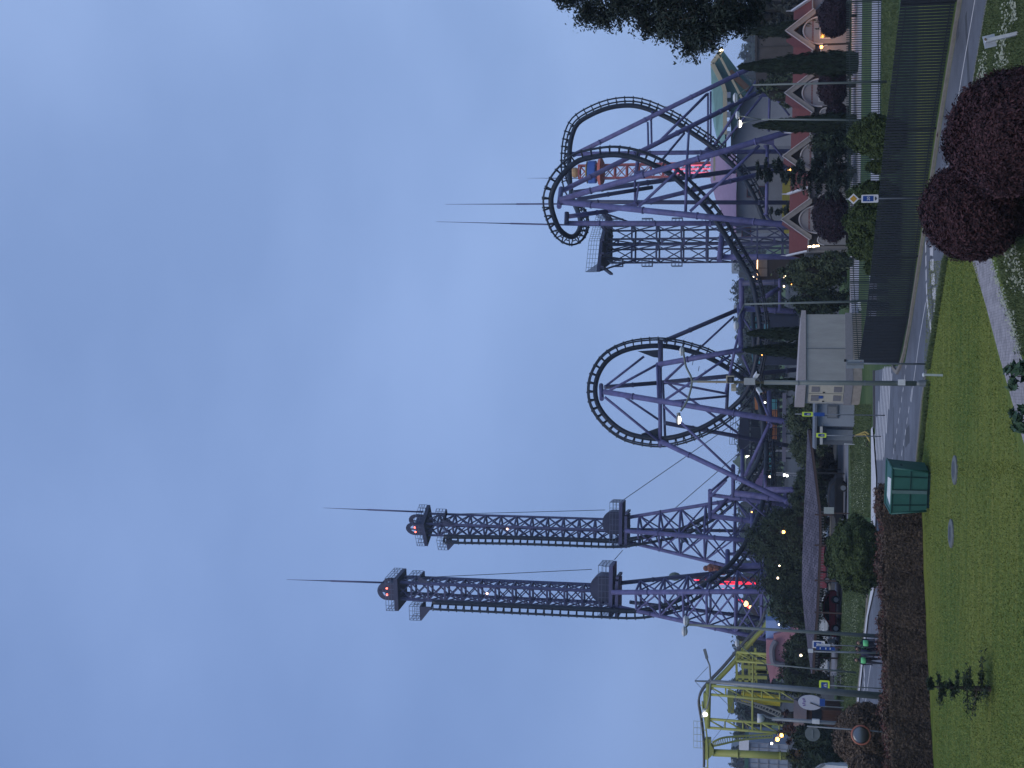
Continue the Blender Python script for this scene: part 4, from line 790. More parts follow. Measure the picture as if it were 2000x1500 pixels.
# ================================================================== yellow coaster
M_YEL = mat('yellow_green_steel', (.3, .32, .075), .5, var=.15, scale=.5)
def yellow():
    Y = 150; t = thing('yellow_coaster', 'yellow green steel coaster with a humped track at the left edge', 'roller coaster', (W(1500, 1390, Y).x, Y, 0))
    pts = [(1375, 1496), (1375, 1470), (1374, 1440), (1370, 1405), (1366, 1382), (1365, 1365), (1371, 1348), (1386, 1330), (1411, 1304), (1436, 1275), (1460, 1247), (1482, 1222), (1496, 1190)]
    P = resample(catmull([W(x, y, Y) for x, y in pts], 8), .5); gd = MB().tube([p - V((0, 0, .75)) for p in P[int(len(P) * .40):]], .3, 8); gd.build('box_girder', M_YEL, t)
    mb = MB()
    for dy in (-.45, .45): mb.tube([p + V((0, dy, 0)) for p in P], .14, 7)
    for i, p in enumerate(P):
        if i % 2 == 0: mb.bar(p + V((0, -.5, -.05)), p + V((0, .5, -.05)), .1, .1)
    mb.build('track', mat('grey_rail', (.06, .065, .07), .5), t)
    ch = MB(); ch.tube([p + V((0, -.62, -.45)) for p in P[:int(len(P) * .40)]], .1, 6)
    for i, p in enumerate(P[:int(len(P) * .40)]):
        if i % 3 == 0: ch.bar(p + V((0, -.55, -.1)), p + V((0, -.62, -.5)), .07, .07)
    ch.build('lower_rail', M_YEL, t)
    Zy = zc(1300, 1180, 4.69)
    def frame(lines, r, nm='truss_column', bays=6):
        (a, b), (c, d) = lines; pa, pb, pc, pd = W(*Zy(*a), Y - 1), W(*Zy(*b), Y - 1), W(*Zy(*c), Y - 1), W(*Zy(*d), Y - 1); m = MB()
        f = lambda p, q: p + (q - p) * (p.z / (p.z - q.z)); pb, pd = f(pa, pb), f(pc, pd); m.tube([pa, pb], r, 9); m.tube([pc, pd], r, 9)
        for s in range(bays + 1):
            u = s / bays; m.tube([pa.lerp(pb, u), pc.lerp(pd, u)], r * .6, 7)
            if s < bays: m.tube([pa.lerp(pb, u), pc.lerp(pd, (s + 1) / bays)], r * .6, 7)
        m.build(nm, M_YEL, t, smooth=True)
    frame((((385, 745), (1080, 800)), ((390, 825), (1000, 880))), .16); frame((((380, 1050), (1110, 1105)), ((380, 1130), (1050, 1180))), .16)
    frame((((650, 440), (980, 460)), ((650, 520), (980, 545))), .15, bays=4)
    m = MB(); m.tube([W(*Zy(395, 730), Y - 1), W(*Zy(385, 1130), Y - 1)], .32, 10); m.tube([W(*Zy(800, 440), Y - 1), W(*Zy(795, 1165), Y - 1)], .12, 8); m.build('cross_beam', M_YEL, t, smooth=True)
    m = MB(); p, q = W(*Zy(430, 1360), Y), W(*Zy(1000, 1385), Y); q = p + (q - p) * (p.z / (p.z - q.z)); flange_tube(m, p, q, .44, 5, 18); m.build('thick_column', M_YEL, t, smooth=True)
    hb = MB(); hb.prism([W(*Zy(x, y), Y - .6) for x, y in ((360, 1240), (360, 1425), (385, 1425), (440, 1375), (440, 1330), (415, 1290), (415, 1240))], (0, 1.2, 0)); hb.build('support_head', M_YEL, t); hb = MB(); hb.prism([W(*Zy(x, y), Y - .6) for x, y in ((345, 820), (345, 1000), (380, 1080), (380, 800))], (0, 1.0, 0)); hb.build('support_head', M_YEL, t)
    rl = MB(); railing(rl, [W(*Zy(350, 1075), Y - 1), W(*Zy(350, 1320), Y - 1)], 1.2, .8, .04, 3); rl.build('handrail', mat('yellow_wire', (.3, .3, .14), .5), t)
    def ladder(nm, A, B_, w, m_):
        m = MB(); PA = catmull([W(*Zy(*p), Y + 2) for p in A], 6); PB = catmull([W(*Zy(*p), Y + 2) for p in B_], 6); m.tube(PA, .12, 6); m.tube(PB, .12, 6)
        for i in range(0, len(PA), 1): m.bar(PA[i], PB[min(i, len(PB) - 1)], .1, .1)
        m.build(nm, m_, t)
    ladder('spiral_track', [(430, 1265), (520, 1225), (660, 1210), (820, 1200), (980, 1190)], [(440, 1300), (530, 1280), (660, 1250), (820, 1230), (980, 1220)], 1, M_YEL)
    ladder('access_ladder', [(630, 850), (760, 890), (900, 930), (1060, 990)], [(640, 880), (760, 920), (880, 960), (1040, 1030)], 1, mat('pale_steel', (.3, .3, .27), .5))
    m = MB(); m.bar(W(*Zy(690, 845), Y + 3), W(*Zy(1050, 885), Y + 3), 1.1, 1.1); m.build('yellow_slide', mat('bright_yellow', (.72, .56, .03), .45), t)
    m = MB(); m.bar(W(*Zy(570, 890), Y + 4), W(*Zy(625, 890), Y + 4), 2.6, 2.2); m.build('hoist_box', M_YEL, t)
    for k, (x0, x1, y, w) in enumerate(((640, 930, 460, .5), (650, 940, 510, .5), (690, 920, 570, 1.1), (760, 930, 610, .9), (640, 930, 660, 1.0), (650, 830, 700, .5), (830, 940, 610, 1.6), (640, 800, 350, .7), (860, 960, 260, 1.2))):
        MB().bar(W(*Zy(x0, y), Y + 14), W(*Zy(x1, y + 12), Y + 14), min(w * .6, .42), min(w * .6, .42)).build('station_beam', M_YEL, t)
    for k, x in enumerate((645, 700, 760, 820)): MB().bar(W(*Zy(x, 440 - 40 * (k % 2)), Y + 14), W(*Zy(x + 10, 720), Y + 14), .3, .3).build('station_girder', M_YEL, t)
yellow()
# ================================================================== gable houses
M_ROOFR = mat('red_shingle', (.115, .03, .03), .8, var=.2, scale=3, bump=.4, bscale=12, stretch=(1, 1, 6))
M_WALLG = mat('grey_plaster', (.2, .21, .235), .85, var=.1, scale=2)
M_BARGE = mat('grey_bargeboard', (.2, .2, .2), .7, var=.15, scale=3)
M_DARKG = mat('dark_gable', (.022, .022, .026), .8)
M_TRIM = mat('white_trim', (.42, .43, .47), .6, var=.08)
WARM = emat('lamp_orange', (1, .48, .13), 5); WHITEL = emat('lamp_white', (1, .8, .55), 4); COOL = emat('lamp_cool', (.95, 1, .95), 4)
def arch(mb, cx, y0, w, h, z0, th, n=18):
    p = [(cx - w, y0, z0)] + [(cx - w * math.cos(math.pi * k / n), y0, z0 + h * math.sin(math.pi * k / n) ** .85) for k in range(n + 1)] + [(cx + w, y0, z0)]; mb.prism(p, (0, th, 0)); return p
def house():
    t = thing('gable_house', 'red roofed house', 'house'); Wd = 2.7
    MB().bbox((-Wd, .6, 0), (Wd, 6, 3.2)).build('wall', M_WALLG, t, True)
    r = MB(); r.prism([(-Wd, .2, 3.1), (-Wd, 3.3, 4.5), (-Wd, 6.4, 3.1), (-Wd, 6.4, 2.95), (-Wd, 3.3, 4.3), (-Wd, .2, 2.95)], (2 * Wd, 0, 0))
    r.prism([(-1.6, .05, 3.0), (0, .05, 5.1), (1.6, .05, 3.0), (1.5, .05, 2.9), (0, .05, 4.9), (-1.5, .05, 2.9)], (0, 3.2, 0)); r.build('roof', M_ROOFR, t, True)
    b = MB(); b.prism([(-1.72, -.15, 2.95), (0, -.15, 5.2), (0, -.15, 4.6), (-1.35, -.15, 2.84), (-1.66, -.15, 2.84)], (0, .3, 0)); b.prism([(1.72, -.15, 2.95), (1.66, -.15, 2.84), (1.35, -.15, 2.84), (0, -.15, 4.6), (0, -.15, 5.2)], (0, .3, 0)); b.build('bargeboard', M_BARGE, t, True)
    e = MB(); e.bar((-1.75, -.2, 2.99), (.02, -.2, 5.27), .08, .07); e.bar((1.75, -.2, 2.99), (-.02, -.2, 5.27), .08, .07); e.build('pale_edge', mat('pale_edge', (.36, .37, .4), .6), t, True)
    MB().prism([(-2.2, .3, 0), (-2.2, .3, 2.3), (-1.5, .3, 3.05), (0, .3, 4.98), (1.5, .3, 3.05), (2.2, .3, 2.3), (2.2, .3, 0)], (0, .28, 0)).build('gable_front', M_DARKG, t, True)
    a = MB(); arch(a, 0, .2, 1.12, 1.55, 2.2, .12); a.bbox((-1.12, .2, .1), (1.12, .32, 2.2)); a.build('arch_panel', M_WALLG, t, True)
    f = MB(); n = 18; p = [V((-1.16 * math.cos(math.pi * k / n), .15, 2.2 + 1.6 * math.sin(math.pi * k / n) ** .85)) for k in range(n + 1)]; f.tube(p, .07, 6); f.build('arch_trim', M_TRIM, t, True)
    for sx_ in (-1, 1): s = MB(); arch(s, sx_ * 1.72, .2, .42, .5, 1.85, .12); s.bbox((sx_ * 1.72 - .42, .2, .2), (sx_ * 1.72 + .42, .32, 1.85)); s.build('side_arch', M_WALLG, t, True); f = MB(); f.tube([V((sx_ * 1.72 - .43 * math.cos(math.pi * k / 10), .17, 1.85 + .52 * math.sin(math.pi * k / 10))) for k in range(11)], .05, 6); f.build('side_arch_trim', M_TRIM, t, True)
    w = MB(); w.bbox((-.75, .12, 1.5), (.75, .2, 2.5)); fr = w.build('window', M_TRIM, t, True); MB().bbox((-.65, .09, 1.58), (.65, .13, 2.42)).build('pane', mat('dark_pane', (.02, .025, .035), .15, spec=.6), fr, True)
    for z in (2.98, 3.2): pass
    for q in ([(-Wd, .12, 3.06), (-1.7, .12, 3.06)], [(1.7, .12, 3.06), (Wd, .12, 3.06)]): MB().tube(q, .07, 8).build('gutter', M_BARGE, t, True)
    MB().tube([(-Wd + .1, .45, 3.0), (-Wd + .1, .45, .1)], .05, 8).build('downpipe', M_BARGE, t, True)
    for sx_ in (-1, 1):
        fn = MB(); x = sx_ * (Wd - .02); fn.prism([(x - .07, .1, 3.0), (x - .07, 3.3, 4.45), (x - .07, 3.3, 4.75), (x - .07, .1, 3.4), (x - .07, -.15, 3.2)], (.14, 0, 0)); fn.tube([(x, 3.3, 4.7), (x, 3.3, 5.15)], [.06, .03], 6); fn.build('finial', M_TRIM, t, True)
    return t
H0 = house()
for i, (y, lb) in enumerate(((428, 'red roofed gable house at the left end of the row with a warm lit window'), (304, 'red roofed gable house half hidden by the feathery pine'), (180, 'red roofed gable house with its pale arch open between two cypresses'), (58, 'red roofed gable house lit orange under its eaves at the right edge'))):
    o = H0 if i == 0 else copy_tree(H0); Y = 106; b = W(1600, y, Y); o.location = (b.x, Y, 0); o['label'] = lb; o['group'] = 'red roofed gable houses along the park edge'
    # seen gable peaks sit at rows 1525-1535
    pk = W((1526, 1529, 1533, 1535)[i], y, Y).z; o.scale = (1.0, 1.0, pk / 5.2); ORG[o] = V(o.location)
k = [c for c in bpy.data.objects if c.parent == H0 and c.name.startswith('window')][0]; MB().bbox((-.6, .05, 1.62), (.6, .085, 2.38)).build('lit_blind', emat('window_glow', (1, .55, .22), 2.0), k, True)
def bulb(label, x, y, Y, r, m, name='lamp', power=None, col=(1, .6, .3)):
    p = W(x, y, Y); t = thing(name, label, 'lamp', p); MB().ball(p, r, 10).build('bulb', m, t, smooth=True); MB().lathe([(r * .5, .0), (r * 1.1, r * .5), (r * .5, r * 1.4)], p + V((0, 0, r * .5)), 10).build('cap', M_DECK, t)
    if power:
        l = bpy.data.lights.new('lamp_light', 'POINT'); l.energy = power; l.color = col; l.shadow_soft_size = r; lo = bpy.data.objects.new('lamp_light', l); COL.objects.link(lo); lo.parent = t; lo.location = (0, -r * 2 - .02, -r)
    return t
bulb('warm round lamp between the pine and the third gable', 1542, 333, 103, .22, WARM, 'wall_lamp', 40)
o = bulb('bright lamp on the left end wall of the houses', 1589, 481, 104, .12, WHITEL, 'wall_lamp', 30); l_ = MB(); l_.bar(W(1578, 482, 104), W(1600, 480, 104), .16, .12); l_.build('tube', WHITEL, o)
bulb('hidden orange uplight glowing on the gable at the right edge', 1606, 50, 104.6, .14, WARM, 'uplight', 95, (1, .36, .06)); bulb('orange uplight by the first gable', 1604, 92, 104.8, .14, WARM, 'uplight', 60, (1, .36, .06))
# ================================================================== buildings behind
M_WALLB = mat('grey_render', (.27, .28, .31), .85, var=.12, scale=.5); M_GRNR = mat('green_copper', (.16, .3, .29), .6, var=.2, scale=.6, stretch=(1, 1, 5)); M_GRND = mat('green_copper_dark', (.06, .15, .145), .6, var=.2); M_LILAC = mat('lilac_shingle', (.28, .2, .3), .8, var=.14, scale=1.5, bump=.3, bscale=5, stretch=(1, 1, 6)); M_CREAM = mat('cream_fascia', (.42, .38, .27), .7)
def hall():
    Y = 205; t = thing('park_hall', 'grey hall with a lilac roof behind the twisted roll', 'building', (W(1500, 330, Y).x, Y, 0)); 
    xl, xr = W(1500, 455, Y).x, W(1500, 195, Y).x; ze = W(1438, 380, Y).z
    MB().bbox((xl, Y, 0), (xr, Y + 18, ze)).build('wall', M_WALLB, t)
    MB().prism([W(1438, 465, Y - 1.2), W(1438, 300, Y - 1.2), W(1391, 303, Y + 7), W(1391, 352, Y + 7), W(1402, 392, Y + 6)], (0, .5, .3)).build('roof', M_LILAC, t)
    MB().prism([W(1393, 300, Y - .5), W(1393, 352, Y - .5), W(1397, 352, Y - .5), W(1397, 300, Y - .5)], (0, .5, 0)).build('parapet', M_CREAM, t)
    for (x0, x1, y0, y1, nm) in ((1460, 1470, 370, 384, 'round_window'), (1484, 1496, 365, 382, 'window'), (1489, 1497, 222, 232, 'window'), (1493, 1502, 272, 290, 'window'), (1433, 1453, 268, 288, 'opening'), (1450, 1465, 446, 462, 'window')):
        a, b = W(x0, y1, Y), W(x1, y0, Y); f = MB().bbox((a.x - .15, Y - .2, b.z - .15), (b.x + .15, Y - .02, a.z + .15)).build(nm, mat('dark_red_frame', (.12, .03, .035), .6) if 'opening' not in nm else M_CREAM, t); MB().bbox((a.x, Y - .25, b.z), (b.x, Y - .2, a.z)).build('pane', MATS['dark_pane'], f)
    a, b = W(1527, 455, Y - 3), W(1540, 340, Y - 3); MB().bbox((a.x, Y - 3, 0), (b.x, Y - 2, a.z)).build('yellow_base_panel', mat('mustard', (.42, .36, .05), .6), t)
hall()
def prow():
    Y = 192; t = thing('green_roof_hall', 'building with a soaring green copper roof shaped like a prow', 'building', (W(1500, 200, Y).x, Y, 0)); Q = lambda x, y, d=0: W(x, y, Y + d)
    MB().prism([Q(1388, 124, -2), Q(1412, 158, -2), Q(1417, 178, -2), Q(1416, 300, -2), Q(1400, 262, -1), Q(1391, 225, 0)], (0, 9, 0)).build('roof_slope', M_GRNR, t)
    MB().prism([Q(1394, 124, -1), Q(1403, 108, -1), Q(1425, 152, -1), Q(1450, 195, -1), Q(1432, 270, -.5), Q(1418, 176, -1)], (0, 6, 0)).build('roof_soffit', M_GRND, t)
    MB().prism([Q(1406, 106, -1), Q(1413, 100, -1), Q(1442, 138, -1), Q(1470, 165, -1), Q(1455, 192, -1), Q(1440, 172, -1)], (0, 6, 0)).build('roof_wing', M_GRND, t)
    c = MB(); L_ = [Q(1410, 98, -3), Q(1391, 124, -3), Q(1412, 165, -3), Q(1416, 180, -3), Q(1416, 262, -3)]
    for a, b in zip(L_, L_[1:]): c.bar(a, b, .35, .6)
    c.bar(Q(1405, 108, -3), Q(1450, 194, -3), .3, .3); c.build('fascia', M_CREAM, t)
    for k in range(5): a, b = Q(1419, 180 + 19 * k, -2.4), Q(1427, 191 + 19 * k, -2.4); MB().bbox((b.x, Y - 2.4, b.z), (a.x, Y - 2.3, a.z)).build('window', mat('sky_pane', (.4, .44, .55), .15, spec=.8), t)
    bm_ = MB(); bm_.bar(Q(1425, 140, -1.3), Q(1462, 175, -1.3), .6, .8); bm_.build('timber_beam', mat('timber', (.16, .09, .055), .7), t)
    MB().bbox((Q(1440, 285).x, Y + 1, 0), (Q(1440, 168).x, Y + 6, Q(1428, 200).z)).build('wall', M_WALLB, t)
    lt = MB(); lt.bar(Q(1405, 99, -3.5), Q(1412, 96, -3.5), .4, .3); lt.build('prow_light', emat('lamp_soft', (1, .88, .6), 3), t)
prow()
def brown_block():
    Y = 150; t = thing('brown_block', 'plain grey brown ribbed block above the cypresses at the right', 'building', (W(1520, 60, Y).x, Y, 0)); a, b = W(1476, 142, Y), W(1540, -60, Y)
    MB().bbox((a.x, Y, 0), (b.x, Y + 8, a.z)).build('wall', mat('brown_cladding', (.075, .065, .06), .8, var=.25, scale=1), t); r = MB()
    for k in range(9): x = a.x + (b.x - a.x) * k / 8; r.bar((x, Y - .05, 0), (x, Y - .05, a.z), .12, .1)
    r.bar((a.x, Y - .1, a.z), (b.x, Y - .1, a.z), .25, .25); r.build('ribs', mat('brown_rib', (.05, .045, .042), .8), t)
brown_block()
# station hall, kiosks and ride scenery low behind the track
M_NAVY = mat('navy_panel', (.012, .018, .045), .6, var=.3, scale=.5); M_ORG = mat('orange_panel', (.42, .16, .06), .6, var=.15, scale=.5); M_TEAL = mat('teal_panel', (.07, .27, .33), .5, var=.15, scale=.5); M_LIL2 = mat('lilac_panel', (.28, .2, .4), .6, var=.15, scale=.5)
def station():
    Y = 186; t = thing('coaster_station', 'dark navy coaster station hung with orange and teal panels', 'building', (W(1500, 840, Y).x, Y, 0)); Q = lambda x, y, d=0: W(x, y, Y + d)
    def pn(nm, pts, m, d, th=.4): MB().prism([Q(x, y, d) for x, y in pts], (0, th, 0)).build(nm, m, t)
    pn('hall_roof', [(1445, 812), (1442, 868), (1450, 888), (1462, 890), (1465, 806)], M_NAVY, 4, 8); pn('hall_side', [(1468, 812), (1466, 850), (1480, 852), (1482, 810)], M_NAVY, 5, 4)
    lt = MB()
    for k in range(9): lt.bar(Q(1462, 800 + 11 * k, 3), Q(1508, 796 + 12 * k, 3), .22, .22)
    for x in (1470, 1479, 1490, 1501): lt.bar(Q(x, 772, 2.8), Q(x - 3, 900, 2.8), .2, .25)
    for k in range(7): lt.bar(Q(1464, 805 + 12 * k, 2.6), Q(1488, 820 + 12 * k, 2.6), .14, .14)
    lt.build('scaffold', M_TRK, t); rl = MB(); railing(rl, [Q(1442, 812, 5), Q(1439, 868, 5)], 1.1, 1.0, .06, 3); rl.build('handrail', M_TRK, t)
    pn('drive_housing', [(1470, 835), (1470, 868), (1500, 868), (1500, 835)], M_TRK, -3, 2)
    for y0, y1, x0, x1, m in ((745, 758, 1481, 1492, M_ORG), (765, 800, 1473, 1500, M_ORG), (798, 830, 1485, 1510, M_ORG), (830, 858, 1504, 1517, M_ORG), (868, 884, 1493, 1511, M_ORG), (780, 800, 1503, 1517, M_TEAL), (800, 815, 1510, 1518, M_ORG), (882, 912, 1499, 1511, M_TEAL), (915, 930, 1496, 1506, M_TEAL)):
        pn('side_panel', [(x0, y0), (x0 + 2, y1), (x1, y1), (x1, y0)], m, 1 if m is M_ORG else 0)
    pn('canopy', [(1498, 878), (1482, 928), (1480, 950), (1493, 950), (1499, 905)], M_LIL2, 1.5); pn('canopy', [(1476, 932), (1472, 946), (1490, 948), (1492, 934)], M_LIL2, 1.2)
    bm_ = MB(); bm_.bar(Q(1532, 768, -8), Q(1531, 902, -8), .5, .5); bm_.build('walkway_beam', mat('walk_grey', (.2, .2, .28), .6), t); rl = MB(); railing(rl, [Q(1530, 770, -6), Q(1529, 900, -6)], 2.2, 1.2, .09, 4); rl.build('fence_rail', M_NAVY, t)
    for k in range(6): MB().bar(Q(1520, 775 + 24 * k, -5), Q(1545, 775 + 24 * k, -5), .25, .25).build('post', M_NAVY, t)
station()
def tent():
    Y = 200; t = thing('marquee', 'pale green peaked marquee glimpsed behind the loop strut', 'tent', (W(1450, 905, Y).x, Y, 0)); m = MB(); ap = W(1431, 902, Y); b = [W(1458, 878, Y), W(1456, 926, Y), W(1456, 922, Y + 8), W(1458, 880, Y + 8)]
    m.add([ap] + b, [(0, 1, 2), (0, 2, 3), (0, 3, 4), (0, 4, 1)]); m.build('canopy', mat('pale_green_canvas', (.2, .27, .22), .8), t); p = MB()
    for q in b: p.bar(q, (q.x, q.y, 0), .15, .15)
    p.build('post', M_TRIM, t); l = MB(); l.bar(W(1457, 893, Y - .5), W(1463, 888, Y - .5), .5, .3); l.build('strip_light', emat('lamp_soft2', (1, .9, .7), 4), t)
tent()
def teal_roofs():
    for k, (pts, Y, lb) in enumerate(((((1476, 613), (1465, 640), (1466, 652), (1478, 650)), 230, 'teal pointed kiosk roof seen under the violet beam'), (((1494, 617), (1492, 650), (1503, 648), (1503, 640)), 225, 'low teal kiosk roof beside the cypress tips'), (((1468, 692), (1470, 706), (1484, 712), (1494, 700), (1490, 686)), 230, 'teal kiosk roof between the cypress and the camera mast'))):
        P = [W(x, y, Y) for x, y in pts]; t = thing('kiosk', lb, 'kiosk', (P[0].x, Y, 0)); MB().prism(P, (0, 5, 0)).build('roof', M_TEAL, t); xs = [p.x for p in P]; z = min(p.z for p in P); MB().bbox((min(xs), Y + .3, 0), (max(xs), Y + 4.7, max(z, 1.5))).build('wall', M_NAVY, t)
teal_roofs()
def cafe():
    Y = 172; t = thing('lit_pavilion', 'dark pavilion with warm lit eaves beside the brake tower', 'pavilion', (W(1500, 525, Y).x, Y, 0)); a, b = W(1468, 547, Y), W(1530, 505, Y)
    MB().bbox((a.x, Y, 0), (b.x, Y + 7, a.z - .6)).build('wall', mat('timber_dark', (.035, .027, .025), .8), t); MB().bbox((a.x - .6, Y - .8, a.z - .6), (b.x + .6, Y + 7.5, a.z - .2)).build('roof', M_DECK, t)
    l = MB(); l.bar((a.x, Y - .85, a.z - .75), (b.x, Y - .85, a.z - .75), .14, .14); l.build('eave_light', emat('eave_glow', (1, .62, .33), 3), t)
    for k in range(4): q = W(1480 + 12 * (k // 2), 515 + 17 * (k % 2), Y - .1); MB().box(q, (1.1, .1, .9)).build('window', mat('dim_window', (.2, .18, .16), .3), t)
cafe()
k = 0
for x, y, Y, r, m in ((1531, 541, 128, .14, WHITEL), (1534, 538, 128, .1, WHITEL), (1531, 559, 128, .12, WHITEL), (1540, 535, 128, .1, WARM), (1543, 529, 128, .12, WARM), (1546, 555, 128, .09, WARM), (1471, 541, 165, .14, WHITEL), (1471, 563, 165, .14, WHITEL), (1503, 931, 160, .16, WHITEL), (1532, 928, 150, .22, COOL), (1537, 929, 150, .2, COOL), (1530, 1039, 122, .2, WARM), (1522, 1105, 122, .09, WHITEL), (1519, 1129, 122, .13, WHITEL), (1521, 1220, 122, .1, COOL), (1564, 1280, 119, .15, WHITEL), (1494, 786, 155, .16, COOL), (1488, 694, 165, .12, WARM), (1435, 1403, 140, .01, WHITEL), (1468, 1000, 165, .12, WARM), (1526, 1436, 107, .2, WARM), (1518, 1444, 107, .22, WARM), (1507, 1452, 108, .13, COOL)):
    if r > .02:
        side = {541: 'first', 538: 'second'}.get(y, ''); col = 'orange' if m is WARM else ('cold white' if m is COOL else 'warm white')
        near_ = 'among the trees by the lit pavilion' if 520 < y < 570 and x > 1500 else 'at the eaves of the lit pavilion' if 520 < y < 570 else 'below the loop struts' if y < 1000 else 'in the dark tree behind the shelter' if y < 1240 else 'in the tree behind the direction sign' if y < 1300 else 'beside the red leaved tree'
        bulb('%s park lamp glowing %s' % (col, near_), x, y, Y, r * .85, m, 'park_lamp', {1436: 60, 1444: 60, 1039: 60}.get(y, 12), (1, .5, .15) if m is WARM else (1, .85, .65))['group'] = '%s park lamps %s' % (col, near_)
M_PINKW = mat('pink_wall', (.36, .17, .2), .8, var=.15, scale=1, bump=.2)
def pink_wall():
    Y = 146; t = thing('pink_hall', 'pink and pale blue walled hall under the yellow coaster', 'building', (W(1530, 1270, Y).x, Y, 0)); a, b = W(1500, 1385, Y), W(1545, 1215, Y)
    m = MB(); m.prism([W(1497, 1295, Y), W(1497, 1250, Y), W(1512, 1250, Y), W(1512, 1320, Y), W(1505, 1335, Y)], (0, 5, 0)); m.prism([W(1511, 1240, Y), W(1511, 1325, Y), W(1560, 1325, Y), W(1560, 1225, Y)], (0, 5, 0)); m.build('wall', M_PINKW, t); MB().prism([W(1496, 1212, Y + 1), W(1496, 1248, Y + 1), W(1545, 1248, Y + 1), W(1545, 1212, Y + 1)], (0, 4, 0)).build('blue_wall', mat('pale_blue_wall', (.24, .34, .58), .8), t)
    ar = MB(); ar.tube(catmull([W(1545, 1300, Y - .4), W(1515, 1296, Y - .4), W(1509, 1285, Y - .4), W(1509, 1265, Y - .4), W(1516, 1252, Y - .4)], 6), .35, 8); ar.build('arched_beam', mat('arch_grey', (.12, .12, .15), .6), t)
pink_wall()
def glass_block():
    Y = 260; t = thing('glass_hall', 'pale glazed hall with a green roof edge at the left end', 'building', (W(1500, 1480, Y).x, Y, 0)); a, b = W(1461, 1560, Y), W(1500, 1452, Y)
    MB().bbox((a.x, Y, 0), (b.x, Y + 12, a.z)).build('wall', mat('pale_glass', (.26, .3, .37), .35, var=.2, scale=1), t); MB().bbox((a.x, Y - .4, a.z), (b.x, Y + 12, a.z + .8)).build('roof_edge', mat('edge_green', (.03, .1, .08), .6), t)
    m = MB()
    for i in range(12): x = a.x + (b.x - a.x) * i / 11; m.bar((x, Y - .1, 0), (x, Y - .1, a.z), .15, .15)
    for z in (2, 4, 6): m.bar((a.x, Y - .12, z), (b.x, Y - .12, z), .15, .15)
    m.build('mullions', M_WALLB, t); MB().box(W(1453, 1457, Y - 2), (3, .5, 2.0)).build('roof_sign', mat('sign_white', (.65, .66, .7), .5), t)
glass_block()
# ================================================================== lamps, masts, signs
M_GALV = mat('galvanised', (.17, .19, .21), .5, .3, var=.15, scale=3); M_POLEG = mat('pole_grey_green', (.15, .175, .17), .55, var=.12, scale=2); M_BROWNP = mat('pole_brown', (.23, .19, .13), .6, var=.2, scale=3)
M_SIGNW = mat('sign_white', (.65, .66, .7), .5); M_SIGNB = mat('sign_blue', (.015, .06, .26), .45, var=.06); M_SIGNY = mat('sign_yellow', (.55, .72, .06), .45, var=.05); M_BLACK = mat('matt_black', (.015, .016, .018), .5); M_LAMPH = mat('lamp_head_white', (.55, .57, .6), .4)
def text_mesh(s, size, name, m, parent, loc, th=.006):
    c = bpy.data.curves.new(name, 'FONT'); c.body = s; c.size = size; c.align_x = 'CENTER'; c.align_y = 'CENTER'; c.extrude = th
    o = bpy.data.objects.new(name, c); COL.objects.link(o); dg = bpy.context.evaluated_depsgraph_get(); dg.update(); me = bpy.data.meshes.new_from_object(o.evaluated_get(dg)); bpy.data.objects.remove(o)
    me.transform(Matrix.Rotation(R(90), 4, 'X')); me.materials.clear(); me.materials.append(m); n = bpy.data.objects.new(name, me); COL.objects.link(n); n.parent = parent; n.location = loc; return n
def pole(t, base, top, r0, r1, m=None, nm='pole'):
    o = MB().tube([base, base.lerp(top, .5), top], [r0, (r0 + r1) / 2, r1], 12).build(nm, m or M_POLEG, t, smooth=True); return o
def lamp_head(t, p, lit, r=.22, nm='lamp_head'):
    h = MB().lathe([(r * .5, r * .55), (r * 1.05, r * .2), (r, 0)], p, 14).build(nm, M_LAMPH if not lit else M_GALV, t, smooth=True)
    MB().lathe([(r * .95, 0), (r * .7, -r * .45), (.02, -r * .62)], p, 14).build('bulb_glass', emat('lamp_day', (1, .93, .8), 6) if lit else mat('lamp_glass', (.5, .52, .56), .2), h, smooth=True)
def upright(x, y, Y): p = W(x, y, Y); return V((p.x, Y, 0)), p
